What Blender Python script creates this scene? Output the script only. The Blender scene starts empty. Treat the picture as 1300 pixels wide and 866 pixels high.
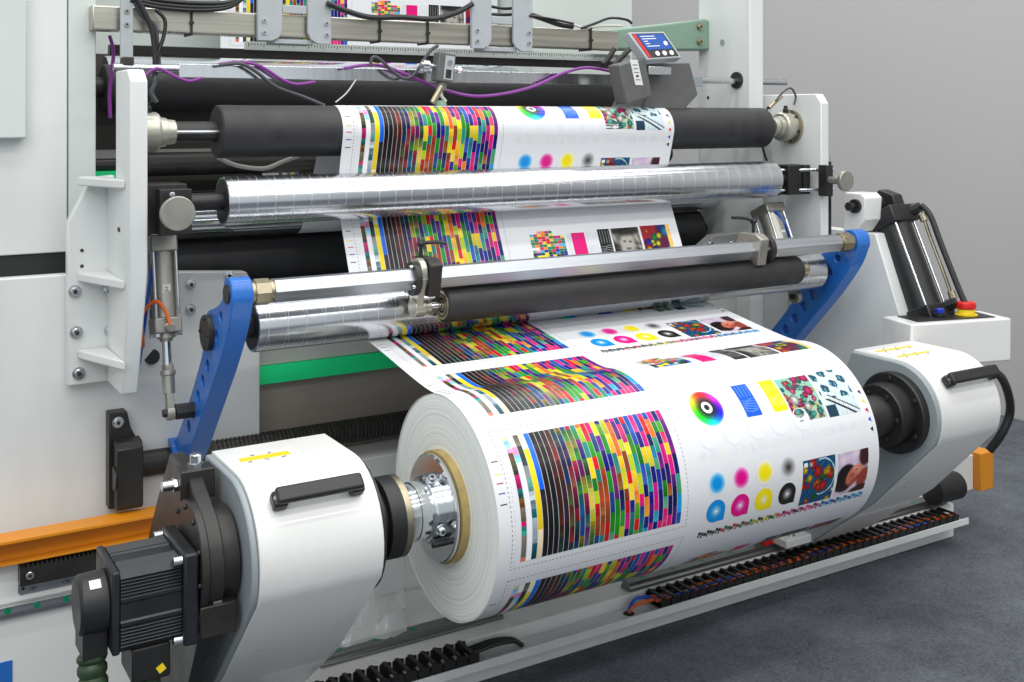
import bpy, bmesh, math, random
from mathutils import Vector, Matrix
S=bpy.context.scene; COL=S.collection
pi=math.pi; R_=math.radians
# ------------------------------------------------------------------ camera model
FPX=1400.; HOR=148.; TH=math.atan(2300/FPX); cT,sT=math.cos(TH),math.sin(TH)
CAM=Vector((-1.157,-2.17,1.5))
def at(px,py,X=None,Y=None,Z=None):
    u=(px-650)/FPX; v=(HOR-py)/FPX
    d=Vector((cT+u*sT, sT-u*cT, v))
    if X is not None:t=(X-CAM.x)/d.x
    elif Y is not None:t=(Y-CAM.y)/d.y
    else:t=(Z-CAM.z)/d.z
    return CAM+d*t
def on_cyl(px,py,y0,z0,r):
    u=(px-650)/FPX; v=(HOR-py)/FPX
    d=Vector((cT+u*sT, sT-u*cT, v)); oy,oz=CAM.y-y0,CAM.z-z0
    a=d.y**2+d.z**2; b=2*(oy*d.y+oz*d.z); c=oy*oy+oz*oz-r*r
    D=max(b*b-4*a*c,0); return CAM+d*((-b-math.sqrt(D))/(2*a))
# ------------------------------------------------------------------ materials
def lin(c):
    return c/12.92 if c<=.04045 else ((c+.055)/1.055)**2.4
def srgb(r,g,b): return (lin(r/255),lin(g/255),lin(b/255),1)
def mat(name,col,rough=.5,metal=0.,noise=0,nscale=(8,8,8),rvar=0,bump=0,bscale=200,coat=0,spec=.5):
    m=bpy.data.materials.new(name); m.use_nodes=True; nt=m.node_tree; N=nt.nodes; L=nt.links
    b=N['Principled BSDF']; b.inputs['Base Color'].default_value=(*col[:3],1)
    b.inputs['Roughness'].default_value=rough; b.inputs['Metallic'].default_value=metal
    b.inputs['Coat Weight'].default_value=coat; b.inputs['Specular IOR Level'].default_value=spec
    if noise or rvar:
        tc=N.new('ShaderNodeTexCoord'); mp=N.new('ShaderNodeMapping'); mp.inputs['Scale'].default_value=nscale
        nz=N.new('ShaderNodeTexNoise'); nz.inputs['Scale'].default_value=1; nz.inputs['Detail'].default_value=6
        L.new(tc.outputs['Object'],mp.inputs[0]); L.new(mp.outputs[0],nz.inputs['Vector'])
        if noise:
            mr=N.new('ShaderNodeMapRange'); mr.inputs[1].default_value=.3; mr.inputs[2].default_value=.7
            mr.inputs[3].default_value=1-noise; mr.inputs[4].default_value=1+noise*.6
            mx=N.new('ShaderNodeVectorMath'); mx.operation='SCALE'; mx.inputs[0].default_value=col[:3]
            L.new(nz.outputs[0],mr.inputs[0]); L.new(mr.outputs[0],mx.inputs['Scale']); L.new(mx.outputs[0],b.inputs['Base Color'])
        if rvar:
            mr2=N.new('ShaderNodeMapRange'); mr2.inputs[1].default_value=.3; mr2.inputs[2].default_value=.7
            mr2.inputs[3].default_value=max(.02,rough-rvar); mr2.inputs[4].default_value=rough+rvar
            L.new(nz.outputs[0],mr2.inputs[0]); L.new(mr2.outputs[0],b.inputs['Roughness'])
    if bump:
        tc=N.new('ShaderNodeTexCoord'); nz=N.new('ShaderNodeTexNoise'); nz.inputs['Scale'].default_value=bscale; nz.inputs['Detail'].default_value=3
        bp=N.new('ShaderNodeBump'); bp.inputs['Strength'].default_value=bump; bp.inputs['Distance'].default_value=.001
        L.new(tc.outputs['Object'],nz.inputs['Vector']); L.new(nz.outputs[0],bp.inputs['Height']); L.new(bp.outputs[0],b.inputs['Normal'])
    return m
M={}
M['white']=mat('white_powder_coat',(.73,.75,.74),.42,0,.10,(5,5,1.2),.08,.12,500)
M['whitew']=mat('white_gloss_cover',(.79,.79,.77),.3,0,.05,(4,4,4),.05,.06,350,coat=.3)
M['offw']=mat('greenish_white_panel',(.62,.67,.64),.45,0,.06,(2,2,2),.05)
M['grey']=mat('light_grey_side',(.30,.34,.36),.4,0,.05,(4,4,4),.05)
M['plate']=mat('machined_plate',(.50,.50,.48),.38,.0,.07,(6,6,6),.1)
M['brush']=mat('brushed_aluminium',(.50,.52,.54),.34,1,.18,(1.5,160,160),.1)
M['steel']=mat('brushed_steel_beam',(.52,.50,.43),.34,1,.15,(2,90,90),.08)
M['alu']=mat('polished_aluminium',(.74,.76,.78),.16,1,.08,(60,4,4),.05)
M['chrome']=mat('mirror_chrome',(.75,.77,.8),.07,1,.05,(3,3,3),.03)
M['bronze']=mat('yellow_zinc',(.42,.37,.26),.36,1,.15,(12,12,12),.1)
M['cyl']=mat('grey_anodised',(.40,.385,.345),.38,.75,.12,(25,25,25),.08)
M['dark']=mat('burnished_black',(.035,.033,.031),.4,.3,.3,(9,9,9),.1,.1,300)
M['black']=mat('black_plastic',(.014,.014,.015),.42,0,.2,(9,9,9),.08)
M['motor']=mat('motor_black',(.018,.020,.024),.35,.2,.2,(20,20,20),.08)
M['rubber']=mat('black_rubber',(.026,.026,.028),.55,0,.28,(16,1.5,1.5),.14,.1,800)
M['blue']=mat('blue_paint',(.018,.15,.55),.33,0,.12,(7,7,7),.06,coat=.2)
M['green']=mat('green_paint',(.008,.88,.30),.45,0,.08,(3,3,3),.05)
M['orange']=mat('orange_paint',(.75,.27,.01),.4,0,.1,(5,5,5),.06)
M['yellow']=mat('yellow_plastic',(.85,.62,.02),.4)
M['red']=mat('red_plastic',(.62,.012,.01),.28)
M['bbtn']=mat('blue_button',(.01,.03,.45),.25)
M['palegreen']=mat('pale_green_cast',(.22,.34,.26),.5,0,.08,(8,8,8),.08)
M['purple']=mat('purple_cable',(.22,.035,.27),.4)
M['bluecable']=mat('blue_hose',(.01,.10,.55),.3)
M['orcable']=mat('orange_hose',(.72,.13,.01),.35)
M['greycable']=mat('grey_cable',(.06,.06,.07),.5)
M['whitecable']=mat('white_cable',(.55,.56,.5),.45)
M['hose']=mat('green_corrugated_hose',(.025,.055,.022),.45,0,.3,(40,40,40),.1)
M['greendot']=mat('green_plug',(.0,.20,.09),.4)
M['core']=mat('cardboard_core',(.42,.31,.12),.75,0,.2,(40,40,40),.1)
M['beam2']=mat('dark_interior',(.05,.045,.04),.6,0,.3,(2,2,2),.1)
M['label']=mat('paper_label',(.75,.76,.74),.5)
M['ink']=mat('black_ink',(.02,.02,.02),.6)
M['grybox']=mat('grey_sensor_body',(.12,.12,.12),.5,0,.1,(30,30,30),.08)
M['lgbox']=mat('light_grey_plastic',(.42,.45,.47),.45,0,.05,(20,20,20),.05)
M['blkpipe']=mat('ribbed_shaft_metal',(.075,.07,.065),.4,.7,.25,(90,6,6),.1)
M['wall']=mat('grey_wall',(.47,.46,.458),.9,0,.02,(.5,.5,.5))
M['wall2']=mat('hall_wall',(.3,.3,.3),.9)
M['hub']=mat('nickel_hub',(.50,.49,.42),.32,.6,.08,(20,20,20),.06)
M['hex']=mat('hexagonal_bar_steel',(.44,.46,.49),.38,1,.15,(1.5,120,120),.08)
M['stain']=mat('zinc_bolt',(.68,.70,.72),.22,1,.1,(80,80,80),.08)
M['cream']=mat('cream_display_frame',(.62,.66,.64),.4)
m=mat('blue_lcd_screen',(.01,.06,.28),.2); m.node_tree.nodes['Principled BSDF'].inputs['Emission Color'].default_value=(.01,.10,.42,1); m.node_tree.nodes['Principled BSDF'].inputs['Emission Strength'].default_value=.35; M['screen']=m
M['recess']=mat('dark_brown_panel',(.36,.32,.28),.45,.0,.15,(2,2,2),.08)
# plastic film
m=bpy.data.materials.new('clear_plastic_film'); m.use_nodes=True; b=m.node_tree.nodes['Principled BSDF']
b.inputs['Base Color'].default_value=(.75,.8,.8,1); b.inputs['Roughness'].default_value=.12; b.inputs['Alpha'].default_value=.5; M['film']=m
# carpet
def carpet():
    m=bpy.data.materials.new('blue_grey_carpet'); m.use_nodes=True; nt=m.node_tree; N=nt.nodes; L=nt.links; b=N['Principled BSDF']
    tc=N.new('ShaderNodeTexCoord'); n1=N.new('ShaderNodeTexNoise'); n1.inputs['Scale'].default_value=5; n1.inputs['Detail'].default_value=7; n1.inputs['Roughness'].default_value=.7
    n2=N.new('ShaderNodeTexNoise'); n2.inputs['Scale'].default_value=150; n2.inputs['Detail'].default_value=3
    L.new(tc.outputs['Object'],n1.inputs['Vector']); L.new(tc.outputs['Object'],n2.inputs['Vector'])
    ad=N.new('ShaderNodeMath'); ad.operation='ADD'; L.new(n1.outputs[0],ad.inputs[0]); L.new(n2.outputs[0],ad.inputs[1])
    cr=N.new('ShaderNodeValToRGB'); cr.color_ramp.elements[0].position=.30; cr.color_ramp.elements[0].color=(.050,.056,.066,1)
    cr.color_ramp.elements[1].position=.72; cr.color_ramp.elements[1].color=(.18,.195,.22,1)
    ml=N.new('ShaderNodeMath'); ml.operation='MULTIPLY'; ml.inputs[1].default_value=.5; L.new(ad.outputs[0],ml.inputs[0])
    L.new(ml.outputs[0],cr.inputs[0]); L.new(cr.outputs[0],b.inputs['Base Color']); b.inputs['Roughness'].default_value=.95
    b.inputs['Specular IOR Level'].default_value=.15
    bp=N.new('ShaderNodeBump'); bp.inputs['Strength'].default_value=.8; bp.inputs['Distance'].default_value=.004
    L.new(n2.outputs[0],bp.inputs['Height']); L.new(bp.outputs[0],b.inputs['Normal']); return m
M['carpet']=carpet()
# grooved silver roller: helical grooves along local X
def grooved():
    m=bpy.data.materials.new('grooved_silver_roller'); m.use_nodes=True; nt=m.node_tree; N=nt.nodes; L=nt.links; b=N['Principled BSDF']
    b.inputs['Metallic'].default_value=1; b.inputs['Roughness'].default_value=.2
    tc=N.new('ShaderNodeTexCoord'); sp=N.new('ShaderNodeSeparateXYZ'); L.new(tc.outputs['Object'],sp.inputs[0])
    an=N.new('ShaderNodeMath'); an.operation='ARCTAN2'; L.new(sp.outputs[2],an.inputs[0]); L.new(sp.outputs[1],an.inputs[1])
    def line(k,per,wid):
        a=N.new('ShaderNodeMath'); a.operation='MULTIPLY_ADD'; a.inputs[1].default_value=k/(2*pi); L.new(an.outputs[0],a.inputs[0])
        d=N.new('ShaderNodeMath'); d.operation='DIVIDE'; d.inputs[1].default_value=per; L.new(sp.outputs[0],d.inputs[0]); L.new(d.outputs[0],a.inputs[2])
        f=N.new('ShaderNodeMath'); f.operation='FRACT'; L.new(a.outputs[0],f.inputs[0])
        l=N.new('ShaderNodeMath'); l.operation='LESS_THAN'; l.inputs[1].default_value=wid; L.new(f.outputs[0],l.inputs[0]); return l
    l1=line(1,.047,.018); l2=line(-1,.047,.012)
    mx=N.new('ShaderNodeMath'); mx.operation='MAXIMUM'; L.new(l1.outputs[0],mx.inputs[0]); L.new(l2.outputs[0],mx.inputs[1])
    mc=N.new('ShaderNodeMix'); mc.data_type='RGBA'; mc.inputs[6].default_value=(.66,.68,.71,1); mc.inputs[7].default_value=(.85,.85,.86,1)
    L.new(mx.outputs[0],mc.inputs[0]); L.new(mc.outputs[2],b.inputs['Base Color'])
    mr=N.new('ShaderNodeMapRange'); mr.inputs[3].default_value=.2; mr.inputs[4].default_value=.4; L.new(mx.outputs[0],mr.inputs[0])
    nz=N.new('ShaderNodeTexNoise'); mp=N.new('ShaderNodeMapping'); mp.inputs['Scale'].default_value=(220,2,2); L.new(tc.outputs['Object'],mp.inputs[0]); L.new(mp.outputs[0],nz.inputs['Vector']); nz.inputs['Scale'].default_value=1
    ad=N.new('ShaderNodeMath'); ad.operation='MULTIPLY_ADD'; ad.inputs[1].default_value=.04; L.new(nz.outputs[0],ad.inputs[0]); L.new(mr.outputs[0],ad.inputs[2]); L.new(ad.outputs[0],b.inputs['Roughness'])
    bp=N.new('ShaderNodeBump'); bp.invert=True; bp.inputs['Strength'].default_value=.08; bp.inputs['Distance'].default_value=.0005
    L.new(mx.outputs[0],bp.inputs['Height']); L.new(bp.outputs[0],b.inputs['Normal']); return m
M['groove']=grooved()
# roll end rings
def rings():
    m=bpy.data.materials.new('wound_paper_edge'); m.use_nodes=True; nt=m.node_tree; N=nt.nodes; L=nt.links; b=N['Principled BSDF']
    tc=N.new('ShaderNodeTexCoord'); sp=N.new('ShaderNodeSeparateXYZ'); L.new(tc.outputs['Object'],sp.inputs[0])
    a=N.new('ShaderNodeCombineXYZ'); L.new(sp.outputs[1],a.inputs[0]); L.new(sp.outputs[2],a.inputs[1])
    ln=N.new('ShaderNodeVectorMath'); ln.operation='LENGTH'; L.new(a.outputs[0],ln.inputs[0])
    nz=N.new('ShaderNodeTexNoise'); nz.noise_dimensions='1D'; nz.inputs['Scale'].default_value=170; nz.inputs['Detail'].default_value=4
    L.new(ln.outputs['Value'],nz.inputs['W'])
    n2=N.new('ShaderNodeTexNoise'); n2.inputs['Scale'].default_value=5; L.new(tc.outputs['Object'],n2.inputs['Vector'])
    cr=N.new('ShaderNodeValToRGB'); cr.color_ramp.elements[0].position=.3; cr.color_ramp.elements[0].color=(.70,.74,.69,1)
    cr.color_ramp.elements[1].position=.6; cr.color_ramp.elements[1].color=(.86,.88,.85,1)
    L.new(nz.outputs[0],cr.inputs[0]); L.new(cr.outputs[0],b.inputs['Base Color']); b.inputs['Roughness'].default_value=.6
    bp=N.new('ShaderNodeBump'); bp.inputs['Strength'].default_value=.2; bp.inputs['Distance'].default_value=.002
    L.new(nz.outputs[0],bp.inputs['Height']); L.new(bp.outputs[0],b.inputs['Normal']); return m
M['rings']=rings()
# printed paper : ink colour lives in a colour attribute
def paper():
    m=bpy.data.materials.new('printed_paper'); m.use_nodes=True; nt=m.node_tree; N=nt.nodes; L=nt.links; b=N['Principled BSDF']
    at_=N.new('ShaderNodeAttribute'); at_.attribute_name='ink'; L.new(at_.outputs['Color'],b.inputs['Base Color'])
    b.inputs['Roughness'].default_value=.3; b.inputs['Specular IOR Level'].default_value=.28
    b.inputs['Coat Weight'].default_value=.06; b.inputs['Coat Roughness'].default_value=.12
    return m
M['paper']=paper()
# ------------------------------------------------------------------ mesh builder
WL={}   # world location of parents
def frame(d):
    d=Vector(d).normalized(); u=Vector((0,0,1)) if abs(d.z)<.9 else Vector((0,1,0))
    a=u.cross(d).normalized(); b=d.cross(a); return a,b
class MB:
    def __init__(s): s.v=[];s.f=[];s.m=[];s.k=0
    def add(s,vs,fs):
        o=len(s.v); s.v+=[Vector(p) for p in vs]
        for f in fs: s.f.append([i+o for i in f]); s.m.append(s.k)
    def mi(s,k): s.k=k; return s
    def box(s,x0,x1,y0,y1,z0,z1):
        s.add([(x,y,z) for x in(x0,x1) for y in(y0,y1) for z in(z0,z1)],[(0,1,3,2),(4,6,7,5),(0,4,5,1),(2,3,7,6),(0,2,6,4),(1,5,7,3)]); return s
    def obox(s,c,ax,ay,az,sx,sy,sz):
        c=Vector(c);ax=Vector(ax).normalized()*sx/2;ay=Vector(ay).normalized()*sy/2;az=Vector(az).normalized()*sz/2
        s.add([c+i*ax+j*ay+k*az for i in(-1,1) for j in(-1,1) for k in(-1,1)],[(0,1,3,2),(4,6,7,5),(0,4,5,1),(2,3,7,6),(0,2,6,4),(1,5,7,3)]); return s
    def lathe(s,p,d,prof,n=32):
        # prof list of (t,r) ; closed with caps where r>0 at ends
        p=Vector(p); d=Vector(d).normalized(); a,b=frame(d); vs=[];fs=[]
        for t,r in prof:
            for i in range(n):
                q=2*pi*i/n; vs.append(p+d*t+(a*math.cos(q)+b*math.sin(q))*r)
        K=len(prof)
        for k in range(K-1):
            for i in range(n):
                j=(i+1)%n; fs.append((k*n+i,k*n+j,(k+1)*n+j,(k+1)*n+i))
        fs.append(list(range(n))[::-1]); fs.append([(K-1)*n+i for i in range(n)])
        s.add(vs,fs); return s
    def cyl(s,p0,p1,r,n=32,r1=None):
        p0=Vector(p0);p1=Vector(p1); return s.lathe(p0,p1-p0,[(0,r),((p1-p0).length,r if r1 is None else r1)],n)
    def ring(s,p,d,t0,t1,r0,r1,n=48):
        p=Vector(p); d=Vector(d).normalized(); a,b=frame(d); vs=[];fs=[]
        for t,r in((t0,r0),(t0,r1),(t1,r1),(t1,r0)):
            for i in range(n):
                q=2*pi*i/n; vs.append(p+d*t+(a*math.cos(q)+b*math.sin(q))*r)
        for k in range(4):
            for i in range(n):
                j=(i+1)%n;k2=(k+1)%4; fs.append((k*n+i,k*n+j,k2*n+j,k2*n+i))
        s.add(vs,fs); return s
    def prism(s,pl,poly,a0,a1):
        def P(u,v,w):
            return {'YZ':(w,u,v),'XZ':(u,w,v),'XY':(u,v,w)}[pl]
        n=len(poly); vs=[P(u,v,a0) for u,v in poly]+[P(u,v,a1) for u,v in poly]
        s.add(vs,[list(range(n))[::-1],list(range(n,2*n))]+[(i,(i+1)%n,n+(i+1)%n,n+i) for i in range(n)]); return s
    def tube(s,pts,r,n=8,sm=6,rib=0):
        P=smooth(pts,sm) if sm else [Vector(p) for p in pts]
        vs=[];fs=[];a=None
        for i,p in enumerate(P):
            t=(P[min(i+1,len(P)-1)]-P[max(i-1,0)]).normalized()
            if a is None: a,_=frame(t)
            a=(a-t*a.dot(t)).normalized(); b=t.cross(a)
            rr=r if not rib else (r if i%rib else r*.84)
            for k in range(n):
                q=2*pi*k/n; vs.append(p+(a*math.cos(q)+b*math.sin(q))*rr)
        for i in range(len(P)-1):
            for k in range(n):
                j=(k+1)%n; fs.append((i*n+k,i*n+j,(i+1)*n+j,(i+1)*n+k))
        fs.append(list(range(n))[::-1]); fs.append([(len(P)-1)*n+k for k in range(n)]); s.add(vs,fs); return s
    def build(s,name,mats,parent=None,bevel=0,smooth_=True,origin=None,recalc=True,seg=2):
        if not isinstance(mats,(list,tuple)): mats=[mats]
        if parent is not None: o=WL[parent.name]
        else:
            xs=[v.x for v in s.v];ys=[v.y for v in s.v];zs=[v.z for v in s.v]
            o=Vector(origin) if origin is not None else Vector(((min(xs)+max(xs))/2,(min(ys)+max(ys))/2,min(zs)))
        me=bpy.data.meshes.new(name); me.from_pydata([v-o for v in s.v],[],s.f)
        for k in mats: me.materials.append(M[k] if isinstance(k,str) else k)
        me.polygons.foreach_set('material_index',s.m)
        if recalc:
            bm=bmesh.new(); bm.from_mesh(me); bmesh.ops.recalc_face_normals(bm,faces=bm.faces); bm.to_mesh(me); bm.free()
        if smooth_:
            me.polygons.foreach_set('use_smooth',[True]*len(me.polygons))
            me.set_sharp_from_angle(angle=R_(32))
        ob=bpy.data.objects.new(name,me); COL.objects.link(ob)
        if parent is not None: ob.parent=parent; WL[ob.name]=o
        else: ob.location=o; WL[ob.name]=o
        if bevel:
            md=ob.modifiers.new('bevel','BEVEL'); md.width=bevel; md.segments=seg; md.limit_method='ANGLE'; md.angle_limit=R_(40); md.use_clamp_overlap=True
            md.harden_normals=False
        me.update(); return ob
def smooth(pts,k):
    P=[Vector(p) for p in pts]; out=[]
    for i in range(len(P)-1):
        p0=P[max(i-1,0)];p1=P[i];p2=P[i+1];p3=P[min(i+2,len(P)-1)]
        for j in range(k):
            t=j/k; out.append(.5*((2*p1)+(-p0+p2)*t+(2*p0-5*p1+4*p2-p3)*t*t+(-p0+3*p1-3*p2+p3)*t**3))
    out.append(P[-1]); return out
def tag(o,label,cat,group=None,kind=None):
    if label: o['label']=label
    if cat: o['category']=cat
    if group: o['group']=group
    if kind: o['kind']=kind
    return o
def thing(name,loc,label,cat,group=None):
    e=bpy.data.objects.new(name,None); e.empty_display_size=.05; e.location=loc; COL.objects.link(e); WL[e.name]=Vector(loc)
    return tag(e,label,cat,group)
BC={}
def bolt(parent,pos,d,r=.008,h=.008,mt='stain',washer=True,name='bolt'):
    key=(round(r,4),tuple(round(x,3) for x in Vector(d).normalized()),round(h,4),mt,washer)
    if key not in BC:
        b=MB(); d=Vector(d).normalized(); z=Vector((0,0,0))
        t=0
        if washer: b.lathe(z,d,[(0,r*1.35),(r*.2,r*1.35)],20); t=r*.2
        b.lathe(z+d*t,d,[(0,r),(h-.001,r),(h,r*.9)],20)
        b.mi(1).lathe(z+d*(t+h+.0001),d,[(0,r*.5),(.0004,r*.5)],6)
        me_o=b.build(name,[mt,'ink'],None,origin=(0,0,0)); BC[key]=me_o.data; COL.objects.unlink(me_o); bpy.data.objects.remove(me_o)
    o=bpy.data.objects.new(name,BC[key]); COL.objects.link(o); o.parent=parent; o.location=Vector(pos)-WL[parent.name]; WL[o.name]=Vector(pos); return o
def text(parent,name,body,size,pos,xd,up,mt='ink',ext=.0002):
    cu=bpy.data.curves.new(name,'FONT'); cu.body=body; cu.size=size; cu.extrude=ext; cu.align_x='CENTER'; cu.align_y='CENTER'
    to=bpy.data.objects.new(name,cu); COL.objects.link(to); bpy.context.view_layer.update()
    me=bpy.data.meshes.new_from_object(to); COL.objects.unlink(to); bpy.data.objects.remove(to)
    xd=Vector(xd).normalized(); up=Vector(up).normalized(); n=xd.cross(up)
    mw=Matrix((xd,up,n)).transposed()
    me.transform(mw.to_4x4()); me.materials.clear(); me.materials.append(M[mt]); me.name=name
    o=bpy.data.objects.new(name,me); COL.objects.link(o); o.parent=parent; o.location=Vector(pos)-WL[parent.name]; return o
X=Vector((1,0,0)); Y=Vector((0,1,0)); Z=Vector((0,0,1))
# ------------------------------------------------------------------ setting
b=MB(); b.box(-9,3.826,-9,10,-.05,0); tag(b.build('carpet_floor','carpet',smooth_=False),None,None,kind='structure')
b=MB(); b.box(3.83,3.93,-9,10,-.05,4.6); tag(b.build('wall','wall',smooth_=False),None,None,kind='structure')
b=MB(); b.box(-9,3.826,10.004,10.1,-.05,4.6); tag(b.build('wall','wall',smooth_=False),None,None,kind='structure')
# ------------------------------------------------------------------ paper path (YZ plane)
RM=.2435; XF=-.015          # main roll radius, left face
MC=(0,.637); R3=(.42,.996); R2=(.55,1.289); TC=(.64,1.461); CC=(.93,1.225); DC=(1.60,1.62)
circ=[(DC,.08,-1),(CC,.0685,-1),(TC,.0695,1),(R2,.0625,-1),(R3,.0635,-1),(MC,RM,1)]   # centre, radius, turn (+1 ccw seen with y right, z up)
def tangent(c1,r1,s1,c2,r2,s2):
    # directed line leaving circle 1 (turn s1) and entering circle 2 (turn s2); centre lies on the left for ccw
    dx,dz=c2[0]-c1[0],c2[1]-c1[1]; D=math.hypot(dx,dz); a=math.atan2(dz,dx)
    # left normal offset: centre = point + s*r*left
    k=(s1*r1-s2*r2)/D; th=a+math.asin(k)
    # check both solutions
    best=None
    for th in (a+math.asin(k),a-math.asin(k)):
        t=(math.cos(th),math.sin(th)); l=(-t[1],t[0])
        p1=(c1[0]-s1*r1*l[0],c1[1]-s1*r1*l[1]); p2=(c2[0]-s2*r2*l[0],c2[1]-s2*r2*l[1])
        e=abs((p2[0]-p1[0])*t[1]-(p2[1]-p1[1])*t[0])
        if best is None or e<best[0]: best=(e,p1,p2)
    return best[1],best[2]
def arc(c,r,s,p,q,step):
    a0=math.atan2(p[1]-c[1],p[0]-c[0]); a1=math.atan2(q[1]-c[1],q[0]-c[0]); d=(a1-a0)*s
    while d<0: d+=2*pi
    n=max(1,int(math.ceil(d/R_(step))))
    return [(c[0]+r*math.cos(a0+s*d*i/n),c[1]+r*math.sin(a0+s*d*i/n)) for i in range(n+1)]
path=[]; prev=(DC[0]+.08,2.5); path.append(prev)
for z_ in (2.3,2.1,1.95,1.8,1.7): path.append((prev[0],z_))
pin=(DC[0]+.08,DC[1])
for i in range(len(circ)):
    c,r,s=circ[i]
    if i+1<len(circ):
        p1,p2=tangent(*circ[i],*circ[i+1])
        path+=arc(c,r,s,pin,p1,4)
        L_=math.hypot(p2[0]-p1[0],p2[1]-p1[1]); n=int(L_/.02)+1
        if i+2==len(circ):
            # slack sheet : dips just before it climbs on to the roll
            ph=R_(-8); p2=(MC[0]-RM*math.sin(ph),MC[1]+RM*math.cos(ph)); L_=math.hypot(p2[0]-p1[0],p2[1]-p1[1]); n=30
            t1=((MC[0]-p1[0]),(.884-p1[1])); m1=math.hypot(*t1); t1=(t1[0]/m1*L_,t1[1]/m1*L_); t2=(-math.cos(ph)*L_*.4,-math.sin(ph)*L_*.4)
            for j in range(1,n):
                t=j/n; h=(2*t**3-3*t*t+1,t**3-2*t*t+t,-2*t**3+3*t*t,t**3-t*t)
                path.append(tuple(h[0]*p1[q]+h[1]*t1[q]+h[2]*p2[q]+h[3]*t2[q] for q in (0,1)))
        else:
            path+=[(p1[0]+(p2[0]-p1[0])*j/n,p1[1]+(p2[1]-p1[1])*j/n) for j in range(1,n)]
        pin=p2
    else:
        iT=len(path); phi=math.atan2(-(pin[0]-c[0]),pin[1]-c[1])
        path+=arc(c,r,s,pin,(c[0]+r*math.sin(R_(14.5)),c[1]+r*math.cos(R_(14.5))),2)
acc=[0]
for i in range(1,len(path)): acc.append(acc[-1]+math.hypot(path[i][0]-path[i-1][0],path[i][1]-path[i-1][1]))
s0=acc[iT]-RM*phi; acc=[a-s0 for a in acc]
import bisect
def W(x,s,off=0.):
    i=min(max(bisect.bisect_right(acc,s)-1,0),len(acc)-2)
    d=acc[i+1]-acc[i]
    if d<1e-9: i=max(i-1,0); d=acc[i+1]-acc[i]
    t=(s-acc[i])/d; a,b=path[i],path[i+1]; ty,tz=(b[0]-a[0])/d,(b[1]-a[1])/d
    return Vector((x,a[0]+(b[0]-a[0])*t+tz*off,a[1]+(b[1]-a[1])*t-ty*off)),Vector((0,tz,-ty))
SMIN,SMAX=acc[0],acc[-1]
class Print:
    def __init__(s): s.v=[];s.n=[];s.c=[];s.f=[]
    def patch(s,x0,x1,a,b,col,off=.0004,skew=0.,raw=False):
        if b<=SMIN or a>=SMAX: return
        a=max(a,SMIN);b=min(b,SMAX)
        if not raw: col=srgb(*col)
        ks=[a]+[q for q in acc[bisect.bisect_right(acc,a):bisect.bisect_left(acc,b)] if a+1e-5<q<b-1e-5]+[b]
        o=len(s.v)
        for q in ks:
            sh=skew*(q-a)
            for x in(x0+sh,x1+sh):
                p,n=W(x,q,off); s.v.append(p);s.n.append(n);s.c.append(col)
        for i in range(len(ks)-1): s.f.append((o+2*i,o+2*i+1,o+2*i+3,o+2*i+2))
    def poly(s,pts,col,off=.0005):
        # pts (x,s) convex, small; fan
        if any(p[1]<=SMIN or p[1]>=SMAX for p in pts): return
        o=len(s.v); c=srgb(*col)
        for x,q in pts:
            p,n=W(x,q,off); s.v.append(p);s.n.append(n);s.c.append(c)
        s.f.append(tuple(range(o,o+len(pts))))
PR=Print()
WX0,WX1=XF,1.118
# bare paper, with slight seams of tone in the stock
nb=8
for i in range(nb): PR.patch(WX0+(WX1-WX0)*i/nb,WX0+(WX1-WX0)*(i+1)/nb,SMIN,SMAX,(228,229,232),0)
rnd=random.Random(7)
# --- colour chart columns
DK=[(38,34,34),(30,28,30),(52,40,34),(46,34,42),(28,40,42),(24,46,48),(30,36,62),(40,52,38)]
OL=[(110,102,60),(84,74,40),(120,60,50),(92,30,50),(104,96,30),(66,74,40)]
TE=[(16,88,88),(20,104,112),(30,124,120),(60,150,140),(24,70,84),(100,170,150)]
MG=[(214,0,110),(190,20,110),(170,20,90),(226,90,150),(236,150,170),(208,60,130)]
PK=[(240,170,170),(232,200,150),(214,206,160),(200,190,196),(236,206,206)]
GR=[(20,130,40),(30,166,30),(96,190,30),(0,110,50),(150,200,50),(12,90,30)]
YE=[(250,226,10),(250,240,60),(240,200,20),(226,200,40),(230,220,120)]
OR=[(240,120,20),(236,90,20),(250,160,40),(232,60,30),(246,140,80)]
RD=[(222,20,40),(200,16,30),(232,30,60),(170,20,30),(120,20,20)]
BL=[(20,50,190),(24,30,140),(30,110,200),(50,150,220),(16,24,100),(20,20,120)]
PU=[(110,30,140),(90,20,120),(130,60,160),(70,20,90),(150,90,180),(60,30,110)]
BR=[(100,60,30),(120,84,20),(84,40,30),(140,110,40)]
GY=[(200,206,212),(168,182,194),(130,150,164),(224,226,230),(110,120,130)]
def runs(seq,H):
    # seq: list of (palette, number of cells) ; cells drift through the palette
    cells=[]
    for pal,n in seq:
        a=rnd.choice(pal); e=rnd.choice((-1,1))*rnd.randint(8,26); b=tuple(max(0,min(255,a[i]+e*(1+.6*(i==rnd.randint(0,2))))) for i in range(3))
        for k in range(n):
            t=k/max(n-1,1); cells.append(tuple(int(a[i]+(b[i]-a[i])*t) for i in range(3)))
    return cells
cols=[]
NR=30
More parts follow.
